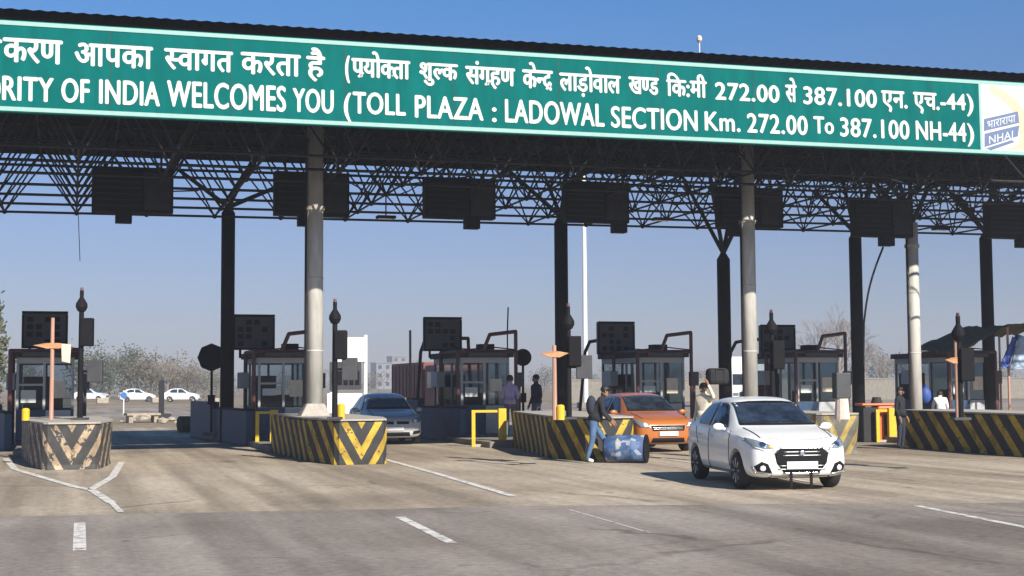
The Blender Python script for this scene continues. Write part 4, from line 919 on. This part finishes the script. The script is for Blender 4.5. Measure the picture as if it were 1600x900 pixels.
    for x, y, z in h_.v:
        q = ctr + sd * x * H + fw * y * -1 * H + upv * z * H
        if (q - hd).dot(fw) > .05 * H and (q - hd).dot(upv) < .07 * H: q -= fw * .055 * H
        if (q - hd).dot(upv) < -.03 * H: q += upv * .02
        vs.append(tuple(q))
    h_.v = vs; h_.build('hair', M['hair'], t, smooth=True)
    # shirt hem / collar
    hm = MB(); d = (P['spi'] - P['pel']).normalized()
    hm.tube(P['pel'] - d * .02, P['pel'] + d * .16, .168 * H, .15 * H, 18, 0, False); hm.build('shirt_hem', M[top], t, smooth=True).modifiers.new('thickness', 'SOLIDIFY').thickness = .012
    return t
# man rolling the drum: facing +U, bent forward, striding
fl = G(922, 724)
bend = dict(pel=(0, .05, .95), spi=(0, .01, 1.12), che=(0, -.06, 1.30), nek=(0, -.12, 1.455), hea=(0, -.165, 1.525), cro=(0, -.195, 1.61), sL=(.165, -.08, 1.375), sR=(-.165, -.08, 1.375),
            eL=(.20, -.16, 1.11), wL=(.18, -.34, .93), eR=(-.20, -.12, 1.10), wR=(-.18, -.30, .90),
            hL=(.09, .09, .88), kL=(.10, -.16, .50), aL=(.11, -.30, .09), tL=(.12, -.45, .045), hR=(-.09, .09, .88), kR=(-.10, .12, .48), aR=(-.10, .24, .09), tR=(-.11, .09, .045))
man = person('man in black jacket and blue jeans with a backpack stepping beside the blue drum', (fl.x + .2, fl.y + .05, 0), R(72), 'blackcloth', 'jeans', 'whitecloth', bend)
bp_ = MB(); bp_.ball((0, .13, 1.26), .17, 12, 8, 0, .95, .7, 1.35); bp_.build('backpack', M['navycloth'], man, smooth=True)
a = PV(797, 640, 40.0); person('man in lilac shirt with his back turned behind the yellow guard rail', (a.x, 40.0, .16), R(160), 'purple', 'greycloth', 'blackcloth', dict(wL=(.20, -.2, 1.08), wR=(-.2, -.22, 1.1)), H=1.06)
a = PV(838, 640, 40.4); mB = person('man in dark jacket facing the man in lilac and holding a white bag', (a.x, 40.4, .16), R(-75), 'navycloth', 'jeans', 'blackcloth', dict(wL=(.22, -.1, .92)), H=1.07)
t = thing('white_bag', 'white carrier bag hanging from the hand of the man in dark jacket', 'bag', (a.x - .0, 40.12, .16))
bgm = MB(); bgm.add([(-.13, -.05, .38), (.13, -.05, .38), (.13, .05, .38), (-.13, .05, .38), (-.11, -.03, .78), (.11, -.03, .78), (.11, .03, .78), (-.11, .03, .78)], [(3, 2, 1, 0), (4, 5, 6, 7), (0, 1, 5, 4), (1, 2, 6, 5), (2, 3, 7, 6), (3, 0, 4, 7)]); bgm.build('sack', M['whitecloth'], t, bevel=.04); MB().path([(-.08, 0, .77), (-.03, .05, .9), (.03, .05, .9), (.08, 0, .77)], .012, 6).build('strap', M['whitecloth'], t)
a = PV(1100, 640, 29.2); pc = person('person in cream shirt carrying a black bundle behind the white car', (a.x, 29.2, 0), R(-60), 'cream', 'greycloth', 'blackcloth', dict(wL=(.20, -.12, 1.72), eL=(.33, -.08, 1.42)), H=1.0)
t = thing('black_bundle', 'black bundle on the shoulder of the person in cream', 'bundle', (a.x + .27, 29.05, 1.66)); q = MB(); q.box(-.25, .25, -.16, .16, .05, .42); q.build('sack', M['blackcloth'], t, bevel=.09); MB().path([(-.1, -.165, .1), (-.1, -.17, .4), (.1, -.17, .4), (.1, -.165, .1)], .015, 6).build('strap', M['dark'], t)
a = PV(1470, 650, 37); person('man in white shirt stooping behind the rightmost barrier', (a.x, 37, 0), R(150), 'whitecloth', 'greycloth', 'blackcloth', dict(pel=(0, .16, .88), spi=(0, .06, 1.02), che=(0, -.06, 1.17), nek=(0, -.15, 1.28), hea=(0, -.20, 1.33), cro=(0, -.235, 1.41), sL=(.165, -.08, 1.24), sR=(-.165, -.08, 1.24), eL=(.22, -.16, .99), wL=(.2, -.32, .84), eR=(-.22, -.16, .99), wR=(-.2, -.32, .84), hL=(.09, .14, .83), hR=(-.09, .14, .83), kL=(.1, -.02, .46), kR=(-.1, -.02, .46)), H=.97)
t = thing('blue_bag', 'bright blue sack beside the man in white shirt', 'bag', PV(1446, 616, 37.1) - Vector((0, 0, .35)), R(-20)); q = MB(); q.ball((0, 0, .32), .22, 10, 7, 0, .8, .6, 1.15); q.build('sack', M['bluetarp'], t, smooth=True); MB().lathe([(.04, 0), (.07, .08)], (0, 0, .55), n=10).build('neck', M['bluetarp'], t)
a = G(1408, 702); person('person in dark clothes leaning by the branching cream column', (a.x, a.y, 0), R(30), 'blackcloth', 'navycloth', 'blackcloth', H=.92)

# ------------------------------------------------------------ background
def far_building(px0, px1, py, v, label, fl):
    a = PV(px0, 600, v); c = PV(px1, 600, v); zt_ = PV((px0 + px1) / 2, py, v).z; W = c.x - a.x
    t = thing('far_building', label, 'building', (a.x, v, 0), 0); MB().box(0, W, 0, 12, 0, zt_).build('wall', M['bwall'], t); MB().box(-.3, W + .3, -.3, 12.3, zt_, zt_ + .5).build('roof', M['kerb'], t)
    n = max(2, int(W / 4))
    for j in range(fl):
        for i in range(n):
            MB().box((i + .25) * W / n, (i + .7) * W / n, -.06, .02, (j + .35) * zt_ / fl, (j + .8) * zt_ / fl).build('window', M['glass'], t)
far_building(588, 612, 568, 600, 'pale far building behind the silver car', 3); far_building(613, 636, 558, 640, 'taller pale far building beside the red truck', 5)
def leafy(label, px, pyt, v, spread, m, n=1500, group=None, trunk=.22):
    a = PV(px, 600, v); H_ = PV(px, pyt, v).z; rr = random.Random(int(px * 7 + v)); t = thing('leafy_tree', label, 'tree', (a.x, v, 0), 0, group)
    tr = MB(); tr.tube((0, 0, 0), (.1, 0, H_ * .45), .03 * H_, .018 * H_, 8); tips = []
    for k in range(9):
        an = rr.uniform(0, 6.28); z0 = H_ * rr.uniform(.2, .5); e = Vector((math.cos(an) * spread * rr.uniform(.3, .9), math.sin(an) * spread * rr.uniform(.3, .9), H_ * rr.uniform(.5, .95))); tr.tube((.05, 0, z0), e, .012 * H_, .004 * H_, 5); tips.append(e)
    tr.build('trunk', M['bark'], t); cr = MB(); cl = []
    for e in tips: cl += [e + Vector((rr.gauss(0, .25) * spread, rr.gauss(0, .25) * spread, rr.gauss(0, .12) * H_)) for _ in range(3)]
    cl += [Vector((rr.uniform(-1, 1) * spread, rr.uniform(-1, 1) * spread, H_ * rr.uniform(.15, .6))) for _ in range(8)]
    for k in range(n):
        c = rr.choice(cl); p = c + Vector((rr.gauss(0, .22) * spread, rr.gauss(0, .22) * spread, rr.gauss(0, .10) * H_)); p.z = max(p.z, .15); s = H_ * rr.uniform(.018, .045)
        d1 = Vector((rr.gauss(0, 1), rr.gauss(0, 1), rr.gauss(0, 1))).normalized(); d2 = d1.orthogonal().normalized(); cr.add([p + d1 * s, p + d2 * s * .6, p - d1 * s, p - d2 * s * .6], [(0, 1, 2, 3)])
    cr.build('crown', m, t)
tl = (('dusty green tree', 'leafa'), ('brownish winter tree', 'leafb'))
rr = random.Random(11)
for i in range(16):
    px = 128 + i * 15 + rr.uniform(-5, 5); v = rr.uniform(190, 235); py = (552, 548, 556, 562, 566, 560, 552, 556, 572, 566, 578, 568, 582, 585, 580, 588)[i]
    k = 1 if i > 5 and i % 3 else 0
    leafy(('dusty green tree in the far tree line left of the dark column', 'brownish winter tree in the far tree line left of the dark column')[k], px, py, v, 2.6, M[tl[k][1]], 900, 'far tree line at left')
for i, (px, py) in enumerate(((575, 584), (640, 572), (680, 574), (850, 574), (880, 580), (960, 576), (1085, 578), (1375, 552), (1400, 560), (1345, 566), (1430, 566), (500, 580), (700, 582), (740, 578), (780, 582), (920, 580), (1010, 580), (1050, 576), (1130, 580), (1230, 574), (1470, 570), (1520, 572), (1570, 568), (20, 570), (60, 574), (440, 584))):
    leafy(('brownish winter tree far behind the booths', 'dusty green tree far behind the booths')[i % 2], px, py, 230 + (i * 37) % 70, 3.0, M['leafb' if i % 2 == 0 else 'leafa'], 900, 'far trees behind the booths')
leafy('green tree cut off by the left edge of the photo', -20, 492, 85, .9, M['leafa'], 2600)
def bare(label, px, pyt, v, seed):
    a = PV(px, 600, v); H_ = PV(px, pyt, v).z; rr = random.Random(seed); t = thing('bare_tree', label, 'tree', (a.x, v, 0), 0, 'bare trees at right')
    tr = MB(); tr.tube((0, 0, 0), (0, 0, H_ * .35), .018 * H_, .012 * H_, 7); tr.build('trunk', M['twig'], t); br = MB()
    def grow(p, d, L, r, n):
        e = p + d * L; br.tube(p, e, r, r * .65, 4, 0, False)
        if n:
            for _ in range(3 if n > 1 else 4): grow(p.lerp(e, rr.uniform(.55, 1)), (d + Vector((rr.gauss(0, .38), rr.gauss(0, .38), rr.gauss(.05, .25)))).normalized(), L * rr.uniform(.6, .8), r * .6, n - 1)
    for k in range(5): grow(Vector((0, 0, H_ * rr.uniform(.22, .35))), Vector((rr.gauss(0, .4), rr.gauss(0, .4), 1)).normalized(), H_ * .24, .007 * H_, 4)
    br.build('branches', M['twig'], t)
bare('tall bare tree left of the dark column near the right', 1312, 462, 150, 1); bare('bare spreading tree between booth roof and dark column', 1275, 485, 155, 2); bare('low bare tree between the dark column and the branching cream column', 1385, 540, 140, 3); bare('faint bare tree just right of the dark column', 1352, 515, 170, 4); bare('thin bare tree behind the left tree line', 262, 545, 180, 5)
# far wall strip seen between the right booths
a = PV(1340, 600, 120); c = PV(1440, 600, 120); t = thing('boundary_wall', 'long grey boundary wall behind the right hand booths', 'wall', (a.x - 30, 120, 0)); MB().box(0, 90, 0, .3, 0, 2.0).build('wall_panel', M['kerb'], t); MB().box(-.05, 90.05, -.05, .35, 2.0, 2.12).build('coping', M['kerb'], t)

# ------------------------------------------------------------ winter haze over the plain
hz = MB().box(-420, 460, -30, 700, -1.2, 30)
me = bpy.data.meshes.new('haze'); me.from_pydata(hz.v, [], hz.f); hm_ = bpy.data.materials.new('haze_air'); hm_.use_nodes = True
n_ = hm_.node_tree.nodes; n_.remove(n_['Principled BSDF']); pv = n_.new('ShaderNodeVolumePrincipled'); pv.inputs['Color'].default_value = (.78, .82, .9, 1); pv.inputs['Density'].default_value = .0010; pv.inputs['Anisotropy'].default_value = .1
hm_.node_tree.links.new(pv.outputs[0], n_['Material Output'].inputs['Volume']); me.materials.append(hm_); tag(link('haze', me), 'thin winter haze over the whole plain', 'haze', kind='stuff')
